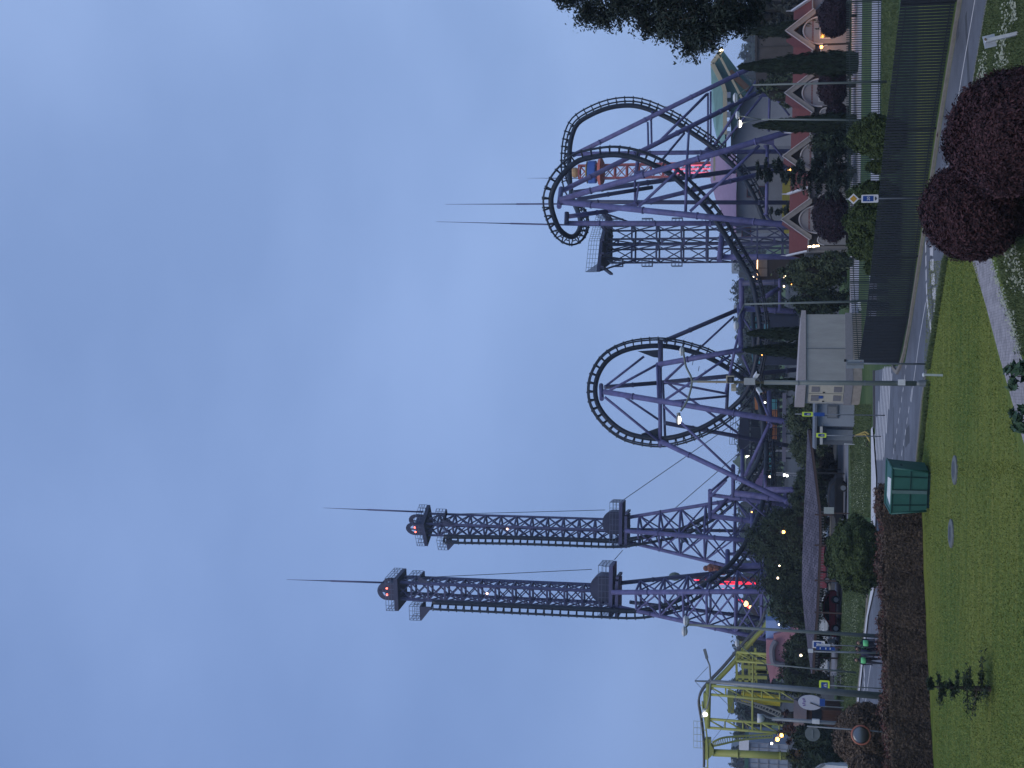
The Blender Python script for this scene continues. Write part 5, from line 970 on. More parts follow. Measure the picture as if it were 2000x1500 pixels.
# camera mast in the lawn edge with double arm street lamp behind its top
def cam_mast():
    base = G(1813, 749); Y = base.y; t = thing('camera_mast', 'tall grey green mast with cameras and a grey box at the lawn edge', 'mast', base)
    q = lambda x, y, d=0: W(x, y, Y + d)
    pole(t, base, q(1492, 747), .115, .1); MB().tube([q(1494, 747), q(1420, 746), q(1362, 746)], [.062, .055, .035], 10).build('upper_pole', M_BROWNP, t, smooth=True)
    MB().lathe([(.2, 0), (.16, .1), (.13, .35), (.13, .5)], base, 14).build('foot', M_GALV, t, smooth=True)
    c = q(1426, 741, -.2); h = MB(); h.box(c, (.34, .4, .36)); hs = h.build('camera_housing', mat('beige_housing', (.4, .36, .28), .5), t); MB().box(c + V((-.02, -.215, -.02)), (.26, .03, .28)).build('lens_window', M_BLACK, hs); MB().lathe([(.09, 0), (.09, .02)], c + V((-.02, -.24, -.02)), 12, Matrix.Rotation(R(90), 3, 'X')).build('lens', mat('lens_glass', (.06, .06, .07), .1), hs)
    b = MB(); b.box(q(1433, 757, -.1), (.22, .3, .22), .5); b.build('camera_housing', MATS['beige_housing'], t)
    MB().box(q(1464, 745, -.18), (.31, .25, .5)).build('grey_box', mat('box_grey', (.34, .36, .38), .5), t)
    for (x, y, dx) in ((1477, 733, 1), (1483, 764, -1)):
        p = q(x, y, -.3); k = MB(); d = V((dx * .5, -.7, -.35)).normalized(); k.bar(p - d * .22, p + d * .22, .15, .15); cm = k.build('bullet_camera', M_LAMPH, t); MB().bar(p + d * .2, p + d * .235, .12, .12).build('lens', M_BLACK, cm); MB().bar(p, q(1486, 748), .05, .05).build('bracket', M_GALV, t)
    MB().box(q(1761, 747, -.14), (.26, .16, .3)).build('control_box', M_LAMPH, t)
    for k in (1560, 1690): MB().lathe([(.125, 0), (.125, .04)], q(k, 748), 12).build('clamp', M_GALV, t)
cam_mast()
def hook_lamp():
    Y = 67; b, top = upright(1352, 746, Y); t = thing('street_lamp', 'double armed street lamp with curved arms, its left head lit, rising behind the camera mast', 'street lamp', b)
    pole(t, b, W(1351, 745, Y), .09, .06)
    arc = catmull([W(1335, 690, Y), W(1340, 716, Y), W(1351, 742, Y), W(1346, 772, Y), W(1337, 792, Y), W(1329, 803, Y)], 8); MB().tube(arc, .055, 8).build('curved_arm', M_POLEG, t, smooth=True)
    lamp_head(t, W(1325, 820, Y), True, .25); h = MB(); h.tube([W(1325, 806, Y), W(1326, 818, Y)], .1, 8); h.build('lamp_neck', M_GALV, t); lamp_head(t, W(1332, 686, Y), False, .25)
hook_lamp()
def arm_lamp(label, xb, yb, xt, yt, Y, head, r=.06, lit=False, extra=None, m=None):
    top = W(xt, yt, Y); bb = W(xb, yb, Y); b = V((bb.x, Y, 0)); t = thing('street_lamp', label, 'street lamp', b); pole(t, b, top, r * 1.35, r * .8, m)
    for hp in [head] + (extra or []):
        (x, y, l) = hp; p = W(x, y, Y); mid = top.lerp(p, .55) + V((0, 0, .08)); MB().tube([top, mid, p], r * .6, 8).build('arm', m or M_POLEG, t, smooth=True); lamp_head(t, p, l, .3)
    return t
arm_lamp('thin street lamp with a white head beside the vertical loop', 1697, 588, 1454, 594, 80, (1438, 636, False))
arm_lamp('street lamp with one unlit white head before the green hall roof', 1722, 160, 1470, 166, 76, (1437, 191, False))
arm_lamp('twin headed street lamp beside a cypress, one head lit', 1672, 235, 1487, 233, 90, (1441, 225, False), extra=[(1444, 242, True)])
arm_lamp('lamp post with a curved head in front of the tallest tower leg', 1725, 1243, 1345, 1220, 72, (1337, 1233, False), r=.085, extra=[(1340, 1212, False)])
arm_lamp('slim lamp post behind the shelter end beside the yellow coaster', 1640, 1312, 1495, 1297, 92, (1440, 1256, False), r=.05)
def wire_mast():
    Y = 66; bb = W(1715, 1360, Y); b = V((bb.x, Y, 0)); t = thing('lamp_mast', 'thick grey lamp mast with a stayed crossarm before the yellow coaster', 'mast', b); j = W(1388, 1331, Y); top = W(1357, 1330, Y)
    pole(t, b, j, .2, .11, M_GALV); MB().tube([j, top], [.06, .04], 8).build('top_spike', M_GALV, t); a1, a2 = W(1379, 1282, Y), W(1380, 1385, Y); MB().tube([a1, W(1386, 1300, Y), j, W(1386, 1360, Y), a2], .045, 8).build('crossarm', M_GALV, t, smooth=True)
    s = MB(); s.tube([top, W(1383, 1302, Y)], .012, 5); s.tube([top, W(1384, 1360, Y)], .012, 5); s.build('stay_wires', M_CABLE, t)
    MB().bar(W(1381, 1286, Y), W(1376, 1268, Y), .22, .14).build('lamp_head', M_GALV, t); h = MB().bar(W(1376, 1385, Y), W(1373, 1400, Y), .24, .16).build('lamp_head', M_LAMPH, t); MB().ball(W(1375, 1394, Y) - V((0, .12, .08)), .12, 10).build('bulb_glass', emat('lamp_day', (1, .93, .8), 6), h)
    return top
wm = wire_mast()
for k, (a, Ya, b, Yb, lb) in enumerate(((( 1390, 1345), 66, (1470, 1440), 110, 'thin overhead wire from the thick mast down past the yellow columns'), ((1440, 1350), 66, (1384, 1455), 90, 'thin overhead wire rising to the left from the thick mast'))):
    cable(lb, W(*a, Ya), W(*b, Yb), .015, .3, 'overhead_wire')
def cctv_post():
    Y = 72; bb = W(1650, 1414, Y); b = V((bb.x, Y, 0)); t = thing('camera_post', 'grey post with a white box and a domed camera above the reddish shrub', 'post', b); pole(t, b, W(1508, 1404, Y), .12, .1, M_GALV)
    MB().tube(catmull([W(1512, 1404, Y), W(1498, 1400, Y), W(1490, 1396, Y), W(1486, 1400, Y)], 5), .06, 8).build('bracket', M_GALV, t); MB().lathe([(.26, .2), (.24, 0), (.15, -.15), (.02, -.22)], W(1486, 1403, Y), 14).build('dome_camera', M_LAMPH, t, smooth=True); MB().box(W(1593, 1407, Y) - V((0, .2, 0)), (.25, .2, .4)).build('white_box', M_LAMPH, t)
cctv_post()
def plate(pts, y, th=.02): return MB().prism([(p[0], y, p[1]) for p in pts], (0, th, 0))
def rrect(cx, cz, w, h, r=.04, n=4):
    o = []
    for sx_, sz_, a0 in ((1, 1, 0), (-1, 1, 90), (-1, -1, 180), (1, -1, 270)):
        for k in range(n + 1): a = R(a0 + 90 * k / n); o.append((cx + sx_ * (w / 2 - r) + r * math.cos(a), cz + sz_ * (h / 2 - r) + r * math.sin(a)))
    return o
def zone_plate(t, c, w, h, txt):
    """white plate, blue field with the number, dark arrow below"""
    x, Y, z = c; p = plate(rrect(x, z, w, h, w * .12), Y).build('zone_plate', M_SIGNW, t); plate(rrect(x, z + h * .1, w * .68, h * .62, .02), Y - .012, .012).build('blue_field', M_SIGNB, p)
    org = ORG[t]; text_mesh(txt, w * .5, 'number', M_SIGNW, p, V((x, Y - .022, z + h * .08)) - org); plate([(x - w * .26, z - h * .3), (x + w * .26, z - h * .3), (x + w * .1, z - h * .4), (x - w * .1, z - h * .4)], Y - .012, .012).build('arrow', M_BLACK, p)
def sign_zone_road():
    b = G(1813, 386); Y = b.y; t = thing('road_sign', 'priority diamond above a blue zone 20 plate on a roadside pole', 'road sign', b); top = W(1652, 388, Y); pole(t, b, V((b.x, Y + .05, top.z)), .032, .032, M_GALV); dz = W(1667, 387, Y); s = .46
    zc0 = dz.z
    def dia(r): return [(b.x, zc0 + r), (b.x - r, zc0), (b.x, zc0 - r), (b.x + r, zc0)]
    d = plate(dia(s * .52 + .01), Y).build('diamond_plate', M_SIGNW, t); plate(dia(s * .34), Y - .012, .012).build('amber_field', mat('sign_amber', (.5, .28, .03), .45), d)
    c = W(1699, 387, Y); zone_plate(t, (b.x, Y, c.z), .36, .74, '20')
sign_zone_road()
def sign_zone_far():
    Y = 74; bb = W(1682, 1262, Y); b = V((bb.x, Y, 0)); t = thing('road_sign', 'second blue zone 20 plate, standing on the verge left of the shelter', 'road sign', b); c = W(1599, 1259, Y); pole(t, b, V((c.x, Y + .05, c.z + .3)), .03, .03, M_GALV); zone_plate(t, (c.x, Y, c.z), .43, .7, '20')
sign_zone_far()
def sign_direction():
    Y = 70; bb = W(1720, 1275, Y); b = V((bb.x, Y, 0)); t = thing('direction_sign', 'blue direction board seen nearly edge on below a small lamp head', 'sign', b); pole(t, b, W(1580, 1272, Y), .06, .045, M_GALV)
    c = W(1612, 1266, Y); m = MB(); m.box(c - V((0, .1, 0)), (.18, .06, 1.0), R(20)); p = m.build('blue_board', M_SIGNB, t); m = MB(); m.box(c + V((.16, 0, .1)), (.14, .06, .72)); m.build('white_board', M_LAMPH, t)
    for k in (-.28, .02, .25): MB().box(c - V((-.01, .135, k)), (.11, .012, .05), R(20)).build('lettering_bar', M_SIGNW, p)
    MB().bar(W(1578, 1271, Y), W(1588, 1271, Y), .14, .2).build('lamp_head', M_LAMPH, t)
sign_direction()
def cross_sign(label, xb, y, xc, Y, w, h, pr=.03, extra=0, ytop=None):
    bb = W(xb, y, Y); b = V((bb.x, Y, 0)); c = W(xc, y, Y); t = thing('crossing_sign', label, 'road sign', b); pole(t, b, V((b.x, Y + .05, (W(ytop, y, Y).z if ytop else c.z + h * .5))), pr, pr, M_GALV)
    p = plate(rrect(b.x, c.z, w, h, w * .15), Y).build('yellow_plate', M_SIGNY, t); plate(rrect(b.x, c.z, w * .62, h * .62, .03), Y - .012, .012).build('blue_square', M_SIGNB, p); plate([(b.x - w * .2, c.z - h * .2), (b.x + w * .2, c.z - h * .2), (b.x, c.z + h * .22)], Y - .022, .01).build('white_triangle', M_SIGNW, p)
    wk = MB(); wk.bar((b.x, Y - .03, c.z - h * .02), (b.x, Y - .03, c.z + h * .1), .05, .01); wk.bar((b.x, Y - .03, c.z - h * .02), (b.x - w * .07, Y - .03, c.z - h * .17), .035, .01); wk.bar((b.x, Y - .03, c.z - h * .02), (b.x + w * .07, Y - .03, c.z - h * .17), .035, .01); wk.ball((b.x, Y - .03, c.z + h * .13), .035, 8); wk.build('walker_symbol', M_BLACK, p)
    return t, b, c
t, b, c = cross_sign('yellow rimmed crossing sign in front of the grey kiosk, nearer the utility hut', 1706, 811, 1577, 75, .27, .62, ytop=1553); plate(rrect(b.x, c.z - .68, .22, .62, .02), b.y).build('blue_plate', M_SIGNB, t)
cross_sign('yellow rimmed crossing sign beside the yellow frame, farther from the utility hut', 1698, 852, 1604, 77, .27, .6)
cross_sign('square yellow crossing sign partly hidden by the thick lamp mast', 1690, 1343, 1610, 72, .55, .58)
def mirror():
    Y = 58; bb = W(1740, 1431, Y); b = V((bb.x, Y, 0)); t = thing('traffic_mirror', 'round convex mirror with an orange rim and a grey disc above it on one pole', 'mirror', b); top = W(1576, 1437, Y); pole(t, b, V((b.x + .05, Y, top.z)), .035, .035, M_GALV)
    RX = Matrix.Rotation(R(90), 3, 'X') @ Matrix.Rotation(R(14), 3, 'Y'); c = W(1681, 1434, Y) - V((0, .12, 0)); MB().lathe([(.44, -.03), (.45, .05), (.39, .06)], c, 28, RX).build('orange_rim', mat('mirror_rim', (.34, .12, .08), .5), t, smooth=True)
    MB().lathe([(.40, .055), (.3, .085), (.15, .105), (.002, .112)], c, 28, RX).build('mirror_glass', mat('mirror_glass', (.2, .2, .205), .3, 1.0, var=0), t, smooth=True)
    d = W(1587, 1434, Y) + V((0, .06, 0)); MB().lathe([(.34, 0), (.34, .02)], d, 26, Matrix.Rotation(R(90), 3, 'X')).build('sign_back', mat('sign_back_grey', (.13, .15, .16), .5, .3), t); MB().bar(d - V((.2, .04, 0)), d + V((.2, -.04, 0)), .03, .05).build('bracket', M_GALV, t)
mirror()
def back_sign():
    b = G(1811, 711); Y = b.y; t = thing('road_sign', 'grey backed double panel sign standing at the road edge before the utility hut', 'road sign', b); c = W(1670, 711, Y); pole(t, b, V((b.x, Y, W(1654, 711, Y).z)), .04, .04, M_GALV)
    w = .39; h = .76; m = MB(); m.prism([(c.x - w / 2, Y + .04, c.z - h / 2), (c.x + w / 2, Y + .04, c.z - h / 2), (c.x + w / 2, Y + .04, c.z + h / 2), (c.x - w / 2, Y + .04, c.z + h / 2)], (0, .02, 0)); p = m.build('panel', mat('panel_grey', (.27, .3, .34), .45, .2), t); MB().box((c.x, Y - .02, c.z), (.1, .06, h * .98)).build('channel', M_GALV, p)
    MB().box((c.x + w * .4, Y, c.z + h / 2 + .05), (.12, .08, .1)).build('cap_box', M_BLACK, t); MB().lathe([(.02, 0), (.02, .02)], (c.x + .12, Y + .03, c.z - .26), 8, Matrix.Rotation(R(90), 3, 'X')).build('reflector', mat('reflector', (.3, .1, .06), .4), p)
back_sign()
def stake(label, xb, yb, xt, yt, w, m, nm='marker_post', cat='post'):
    b = G(xb, yb); p = W(xt, yt, b.y); t = thing(nm, label, cat, b); MB().bar(b - V((0, 0, .05)), p, w, w * .6).build('post', m, t); MB().ball(p, w * .62, 8, .6).build('cap', M_LAMPH, t); return t
stake('short pale green marker post in the lawn beside the camera mast', 1842, 733, 1804, 732, .15, mat('pale_post', (.36, .42, .4), .6))
stake('small white marker post on the verge left of the crossing sign', 1671, 868, 1650, 867, .1, M_LAMPH)
def t_post():
    b = G(1990, 64); t = thing('info_post', 'blank white T shaped sign post leaning in the clover lawn', 'sign', b); p = W(1924, 80, b.y); MB().bar(b - V((0, 0, .05)), p, .13, .1).build('post', M_LAMPH, t); c = W(1934, 79, b.y) + V((0, .09, 0)); m = MB(); m.box(c, (.37, .03, .34), ax=Matrix.Rotation(R(-12), 3, 'Y')); m.build('board', mat('board_white', (.42, .46, .53), .5), t)
    c2 = p; MB().bar(c2 - V((.0, .06, .02)), c2 + V((.06, -.06, .02)), .05, .05).build('clip', mat('brown_clip', (.16, .11, .07), .6), t)
t_post()
def fence_cam():
    p = W(1680, 596, 79.5); t = thing('floodlight', 'small white elbow shaped floodlight on the thin lamp post above the fence', 'light', p); m = MB(); m.bar(W(1679, 601, 79.4), W(1678, 590, 79.4), .16, .16); m.bar(W(1679, 601, 79.4), W(1681, 606, 79.4), .14, .14); m.build('housing', M_LAMPH, t); MB().bar(p, W(1689, 597, 79.9), .05, .05).build('bracket', M_GALV, t)
fence_cam()
# ================================================================== container
def container():
    b = G(1817, 960); Y = b.y; t = thing('recycling_container', 'green panelled recycling container with a pale lid opening beside the hedge end', 'container', b); s = pm(Y); w = 2.1; h = 1.72
    MG = mat('container_green', (.022, .1, .083), .5, var=.12, scale=2); MGD = mat('container_dark', (.008, .04, .035), .6); ro = R(-14); M3 = Matrix.Rotation(ro, 3, 'Z')
    L = lambda x, y, z: b + M3 @ V((x, y, z))
    bt, tp = .9, 1.04
    m = MB(); fr = [(-bt, 0, .12), (bt, 0, .12), (tp, -.05, h * .93), (-tp, -.05, h * .93)]; bk = [(-bt, 1.3, .12), (bt, 1.3, .12), (tp, 1.3, h), (-tp, 1.3, h)]
    m.add([L(*p) for p in fr + bk], [(0, 1, 2, 3), (5, 4, 7, 6), (4, 0, 3, 7), (1, 5, 6, 2), (3, 2, 6, 7), (4, 5, 1, 0)]); m.build('body', MG, t)
    g = MB()
    for x in (-.62, .05, .62): g.bar(L(x, -.035, .16), L(x * 1.06, -.075, h * .9), .035, .03)
    g.bar(L(-bt, -.04, .84), L(bt, -.04, .84), .04, .03); g.build('seams', MGD, t)
    c = MB(); c.bar(L(-.03, -.045, .14), L(-.03, -.085, h * .93), .15, .05); c.build('middle_strip', mat('strip_grey_green', (.09, .15, .15), .5), t)
    e = MB()
    for a, d in ((L(-tp, -.06, h * .94), L(tp, -.06, h * .94)), (L(-tp, 1.3, h + .01), L(tp, 1.3, h + .01)), (L(-tp, -.05, h * .94), L(-tp, 1.3, h)), (L(tp, -.05, h * .94), L(tp, 1.3, h)), (L(bt, -.02, .12), L(tp, -.06, h * .93)), (L(-bt, -.02, .12), L(-tp, -.06, h * .93))): e.tube([a, d], .045, 8)
    e.build('rim', MG, t, smooth=True); li = MB(); li.add([L(-.75, -.04, h * .95), L(.55, -.04, h * .95), L(.4, .7, h * 1.0), L(-.5, .75, h * 1.0)], [(0, 1, 2, 3)]); li.build('lid_patch', mat('pale_sticker', (.6, .62, .6), .5), t)
    for sx_ in (-1, 1): MB().box(L(sx_ * (bt + .06), .6, 1.2), (.08, .3, .12), ro).build('lifting_lug', MGD, t)
    ft = MB(); ft.box(L(0, .62, .06), (1.6, 1.1, .14), ro); ft.build('base', MGD, t)
container()
for x, y, lb in ((1866, 918, 'round concrete manhole cover in the lawn, nearer the brick path'), (1859, 1042, 'round concrete manhole cover in the lawn, in front of the hedge')):
    c = G(x, y); t = thing('manhole_cover', lb, 'manhole', c, 'concrete manhole covers in the lawn'); MB().lathe([(.56, -.05), (.56, .05), (.5, .075), (.36, .08)], c, 28).build('ring', mat('old_concrete', (.13, .145, .145), .9, var=.3, scale=6, bump=.5), t); MB().lathe([(.34, .06), (.34, .088), (.002, .092)], c, 24).build('lid', mat('cast_lid', (.09, .1, .11), .7, .3, var=.25, scale=8), t)
    MB().bar(c + V((-.25, 0, .095)), c + V((.25, 0, .095)), .1, .02).build('grip', MATS['cast_lid'], t)
# ================================================================== utility hut, kiosk
def hut():
    Y = 91; A = W(1668, 614, Y + 1.5); Bc = W(1668, 747, Y); Cc = W(1668, 789, Y + 2.2); t = thing('utility_hut', 'grey cream utility hut with louvred doors and a sloping flat roof', 'hut', (Bc.x, Y, 0)); zT = W(1566, 747, Y).z; zR = W(1572, 614, Y + 1.5).z
    P = [V((A.x, A.y, 0)), V((Bc.x, Bc.y, 0)), V((Cc.x, Cc.y, 0)), V((A.x + Cc.x - Bc.x, A.y + Cc.y - Bc.y, 0))]; MW = mat('hut_render', (.32, .32, .31), .8, var=.13, scale=.9, stretch=(2.5, 2.5, .5), bump=.3, bscale=90); MP = mat('hut_plinth', (.3, .265, .235), .9, var=.2, scale=2); MC = mat('hut_cream', (.44, .41, .34), .7, var=.08, scale=3)
    zb = 1.12; zt = min(zT, zR) - .05
    m = MB(); m.add([p + V((0, 0, zb)) for p in P] + [p + V((0, 0, zt)) for p in P], [(0, 1, 5, 4), (1, 2, 6, 5), (2, 3, 7, 6), (3, 0, 4, 7), (4, 5, 6, 7)]); m.build('wall', MW, t)
    c0 = sum(P, V()) / 4; out = lambda p, k: c0 + (p - c0) * k
    m = MB(); m.add([out(p, 1.02) for p in P] + [out(p, 1.02) + V((0, 0, zb)) for p in P], [(0, 1, 5, 4), (1, 2, 6, 5), (2, 3, 7, 6), (3, 0, 4, 7), (4, 5, 6, 7)]); m.build('plinth', MP, t)
    m = MB(); m.add([out(p, 1.035) + V((0, 0, zb - .5)) for p in P] + [out(p, 1.035) + V((0, 0, zb + .02)) for p in P], [(0, 1, 5, 4), (1, 2, 6, 5), (2, 3, 7, 6), (3, 0, 4, 7), (4, 5, 6, 7)]); m.build('sill_band', mat('hut_band', (.22, .215, .235), .8), t)
    zs = [.0, .28, .4, .1]; m = MB(); m.add([out(p, 1.09) + V((0, 0, zt - .02)) for p in P] + [out(p, 1.09) + V((0, 0, zt + .3 + z)) for p, z in zip(P, zs)], [(0, 1, 5, 4), (1, 2, 6, 5), (2, 3, 7, 6), (3, 0, 4, 7), (4, 5, 6, 7), (0, 3, 2, 1)]); m.build('roof', mat('hut_roof', (.34, .31, .32), .7), t)
    d = (P[0] - P[1]).normalized(); nn = V((d.y, -d.x, 0)); nn = nn if nn.y < 0 else -nn; mid = P[1].lerp(P[0], .49); MB().bar(mid + nn * .015 + V((0, 0, zb)), mid + nn * .015 + V((0, 0, zt)), .05, .05).build('wall_joint', M_GALV, t)
    e = (P[2] - P[1]); l = e.length; e.normalize(); n2 = V((e.y, -e.x, 0)); n2 = n2 if n2.y < 0 else -n2
    def onside(nm, u0, u1, z0, z1, k, m_, par=t): a, b_ = P[1] + e * (u0 * l) + n2 * k, P[1] + e * (u1 * l) + n2 * k; return MB().prism([a + V((0, 0, z0)), b_ + V((0, 0, z0)), b_ + V((0, 0, z1)), a + V((0, 0, z1))], n2 * .04).build(nm, m_, par)
    for u0, u1 in ((.12, .48), (.52, .9)):
        dr = onside('door', u0, u1, zb + .1, zt - .25, .01, MC); 
        for z0, z1 in ((zb + .25, zb + .8), (zt - 1.0, zt - .45)): lv = onside('louvre', u0 + .06, u1 - .06, z0, z1, .05, mat('louvre_grey', (.17, .165, .18), .6), dr)
        onside('handle', u1 - .06, u1 - .02, (zb + zt) / 2, (zb + zt) / 2 + .15, .055, M_BLACK, dr)
    onside('notice_plate', .6, .72, zt - 1.3, zt - 1.0, .055, M_SIGNB)
hut()
def kiosk():
    Y = 97; t = thing('grey_kiosk', 'blue grey panelled kiosk with a flat canopy joined by the utility hut', 'kiosk', (W(1660, 830, Y).x, Y, 0)); Q = lambda x, y, d=0: W(x, y, Y + d); MK = mat('kiosk_panel', (.27, .31, .37), .6, var=.08, scale=1); MKD = mat('kiosk_dark', (.13, .15, .18), .7)
    a, b = Q(1595, 832), Q(1595, 789); MB().bbox((a.x, Y, 0), (b.x, Y + 2, a.z)).build('front_panel', MK, t); a2 = Q(1595, 868, 1); MB().bbox((a2.x, Y + 1.2, 0), (a.x - .02, Y + 3, a.z - .1)).build('side_bay', MKD, t)
    c, d = Q(1615, 817, -.1), Q(1637, 792, -.1); f = MB().bbox((c.x, Y - .1, d.z), (d.x, Y - .02, c.z)).build('hatch', MKD, t); MB().bbox((c.x + .1, Y - .13, d.z + .1), (d.x - .1, Y - .1, c.z - .1)).build('hatch_panel', mat('hatch_grey', (.2, .215, .235), .6), f)
    m = MB(); m.bbox((a2.x - .3, Y - .4, a.z), (b.x + .2, Y + 3.2, a.z + .16)); m.build('canopy', MKD, t); g, h = Q(1615, 860, .5), Q(1658, 840, .5); MB().bbox((g.x, Y + 1.0, 0), (h.x, Y + 1.19, g.z)).build('inner_panel', mat('pale_board', (.22, .25, .285), .6), t)
    MB().bar(Q(1604, 833, -.3), Q(1604, 868, -.3), .14, .2).build('handrail_beam', mat('beam_white', (.45, .46, .46), .6), t); MB().bar(Q(1598, 812, -.05), Q(1640, 812, -.05), .04, .05).build('panel_seam', M_BLACK, t)
kiosk()
def yframe():
    b = G(1700, 855); Y = b.y; t = thing('bicycle', 'yellow framed folding bike parked before the grey kiosk', 'bicycle', b); q = lambda x, y: W(x, y, Y); m = MB(); L_ = [q(1697, 848), q(1690, 843), q(1668, 852), q(1690, 848), q(1697, 858), q(1702, 867)]
    for a, c in zip(L_, L_[1:]): m.tube([a, c], .055, 7)
    m.build('frame', mat('bike_yellow', (.5, .38, .12), .5), t)
    for x, y in ((1697, 846), (1700, 867)): w = MB(); c = q(x, y) + V((0, 0, .05)); w.tube([c + V((.2 * math.cos(k * math.pi / 8), .05, .2 * math.sin(k * math.pi / 8))) for k in range(17)], .03, 6); w.build('wheel', M_BLACK, t)
    MB().bar(q(1668, 848), q(1665, 856), .06, .06).build('handlebar', M_BLACK, t)
yframe()
# ================================================================== shelter roof
def shingle():
    m = bpy.data.materials.new('violet_shingle'); m.use_nodes = True; t = m.node_tree; b = t.nodes['Principled BSDF']; b.inputs['Roughness'].default_value = .85; b.inputs['Specular IOR Level'].default_value = .2
    k = t.nodes.new('ShaderNodeTexBrick'); k.inputs['Scale'].default_value = 1.0; k.inputs['Brick Width'].default_value = .5; k.inputs['Row Height'].default_value = .42; k.inputs['Mortar Size'].default_value = .05; k.inputs['Mortar Smooth'].default_value = .3; k.inputs['Color1'].default_value = (.06, .055, .078, 1); k.inputs['Color2'].default_value = (.135, .122, .155, 1); k.inputs['Mortar'].default_value = (.028, .026, .038, 1); k.offset = .5
    c = t.nodes.new('ShaderNodeTexCoord'); n = t.nodes.new('ShaderNodeTexNoise'); n.inputs['Scale'].default_value = .7; n.inputs['Detail'].default_value = 6; x = t.nodes.new('ShaderNodeMixRGB'); x.blend_type = 'OVERLAY'; x.inputs[0].default_value = .6
    l = t.links.new; l(c.outputs['Object'], k.inputs[0]); l(c.outputs['Object'], n.inputs[0]); l(k.outputs[0], x.inputs[1]); l(n.outputs[0], x.inputs[2]); l(x.outputs[0], b.inputs['Base Color'])
    bp = t.nodes.new('ShaderNodeBump'); bp.inputs['Strength'].default_value = .8; bp.inputs['Distance'].default_value = .1; bp.invert = True; l(k.outputs['Fac'], bp.inputs['Height']); l(bp.outputs[0], b.inputs['Normal']); return m
def shelter():
    Y = 108; t = thing('car_shelter', 'long open shelter with a shallow lilac shingle roof on brown posts', 'shelter', (W(1640, 1080, Y).x, Y, 0)); top = [(1577, 838), (1574, 920), (1570, 1000), (1567, 1090), (1566, 1150), (1571, 1210), (1578, 1270), (1584, 1315)]; bot = [(1578, 840), (1589, 920), (1599, 1000), (1600, 1060), (1597, 1130), (1594, 1200), (1588, 1262), (1586, 1316)]
    a = [W(x, y, Y + 4.5) for x, y in top]; b = [W(x, y, Y - 1) for x, y in bot]; n = len(a); c = [p + V((0, 4, -1.0)) for p in a]
    m = MB(); m.add(a + b + c, [(i, i + 1, n + i + 1, n + i) for i in range(n - 1)] + [(i, i + 1, 2 * n + i + 1, 2 * n + i) for i in range(n - 1)]); m.build('roof', shingle(), t)
    e = MB(); MBR = mat('shelter_brown', (.06, .038, .034), .7, var=.2)
    for p, q in zip(b, b[1:]): e.bar(p - V((0, -.1, .12)), q - V((0, -.1, .12)), .16, .2)
    e.build('eave_beam', MBR, t); lt = MB()
    for p, q in zip(b[2:], b[3:]):
        l = (q - p).length; k = int(l / .22)
        for i in range(k): r = p.lerp(q, i / k); lt.bar(r - V((0, -.16, .2)), r - V((0, -.16, .42)), .06, .06)
    lt.build('lattice_trim', M_BARGE, t)
    for y, m_ in ((922, M_BLACK), (1003, MBR), (1062, MBR), (1130, MBR), (1192, MBR), (1258, MBR), (1303, MBR)):
        z = W(1590, y, Y).z; x = W(1590, y, Y).x; MB().box((x, Y - .9, z / 2), (.13, .13, z)).build('post', m_, t); MB().box((x, Y + 4, z / 2), (.13, .13, z)).build('post', m_, t)
    struct(sheet('parking_bay', [(1600, 960), (1600, 1320)], [(1622, 960), (1622, 1320)], .015, mat('bay_paving', (.3, .31, .3), .8, var=.5, scale=.35)))
shelter()
def notice():
    Y = 101; b = V((W(1650, 1003, Y).x, Y, 0)); t = thing('notice_board', 'blank pale notice board on a brown post in front of the black car', 'sign', b); c = W(1619, 997, Y); MB().box((c.x, Y, c.z), (.52, .05, .78)).build('board', mat('notice_pale', (.3, .34, .33), .6), t); MB().tube([b, V((b.x, Y + .05, c.z + .5))], .05, 8).build('post', MATS['shelter_brown'], t)
notice()
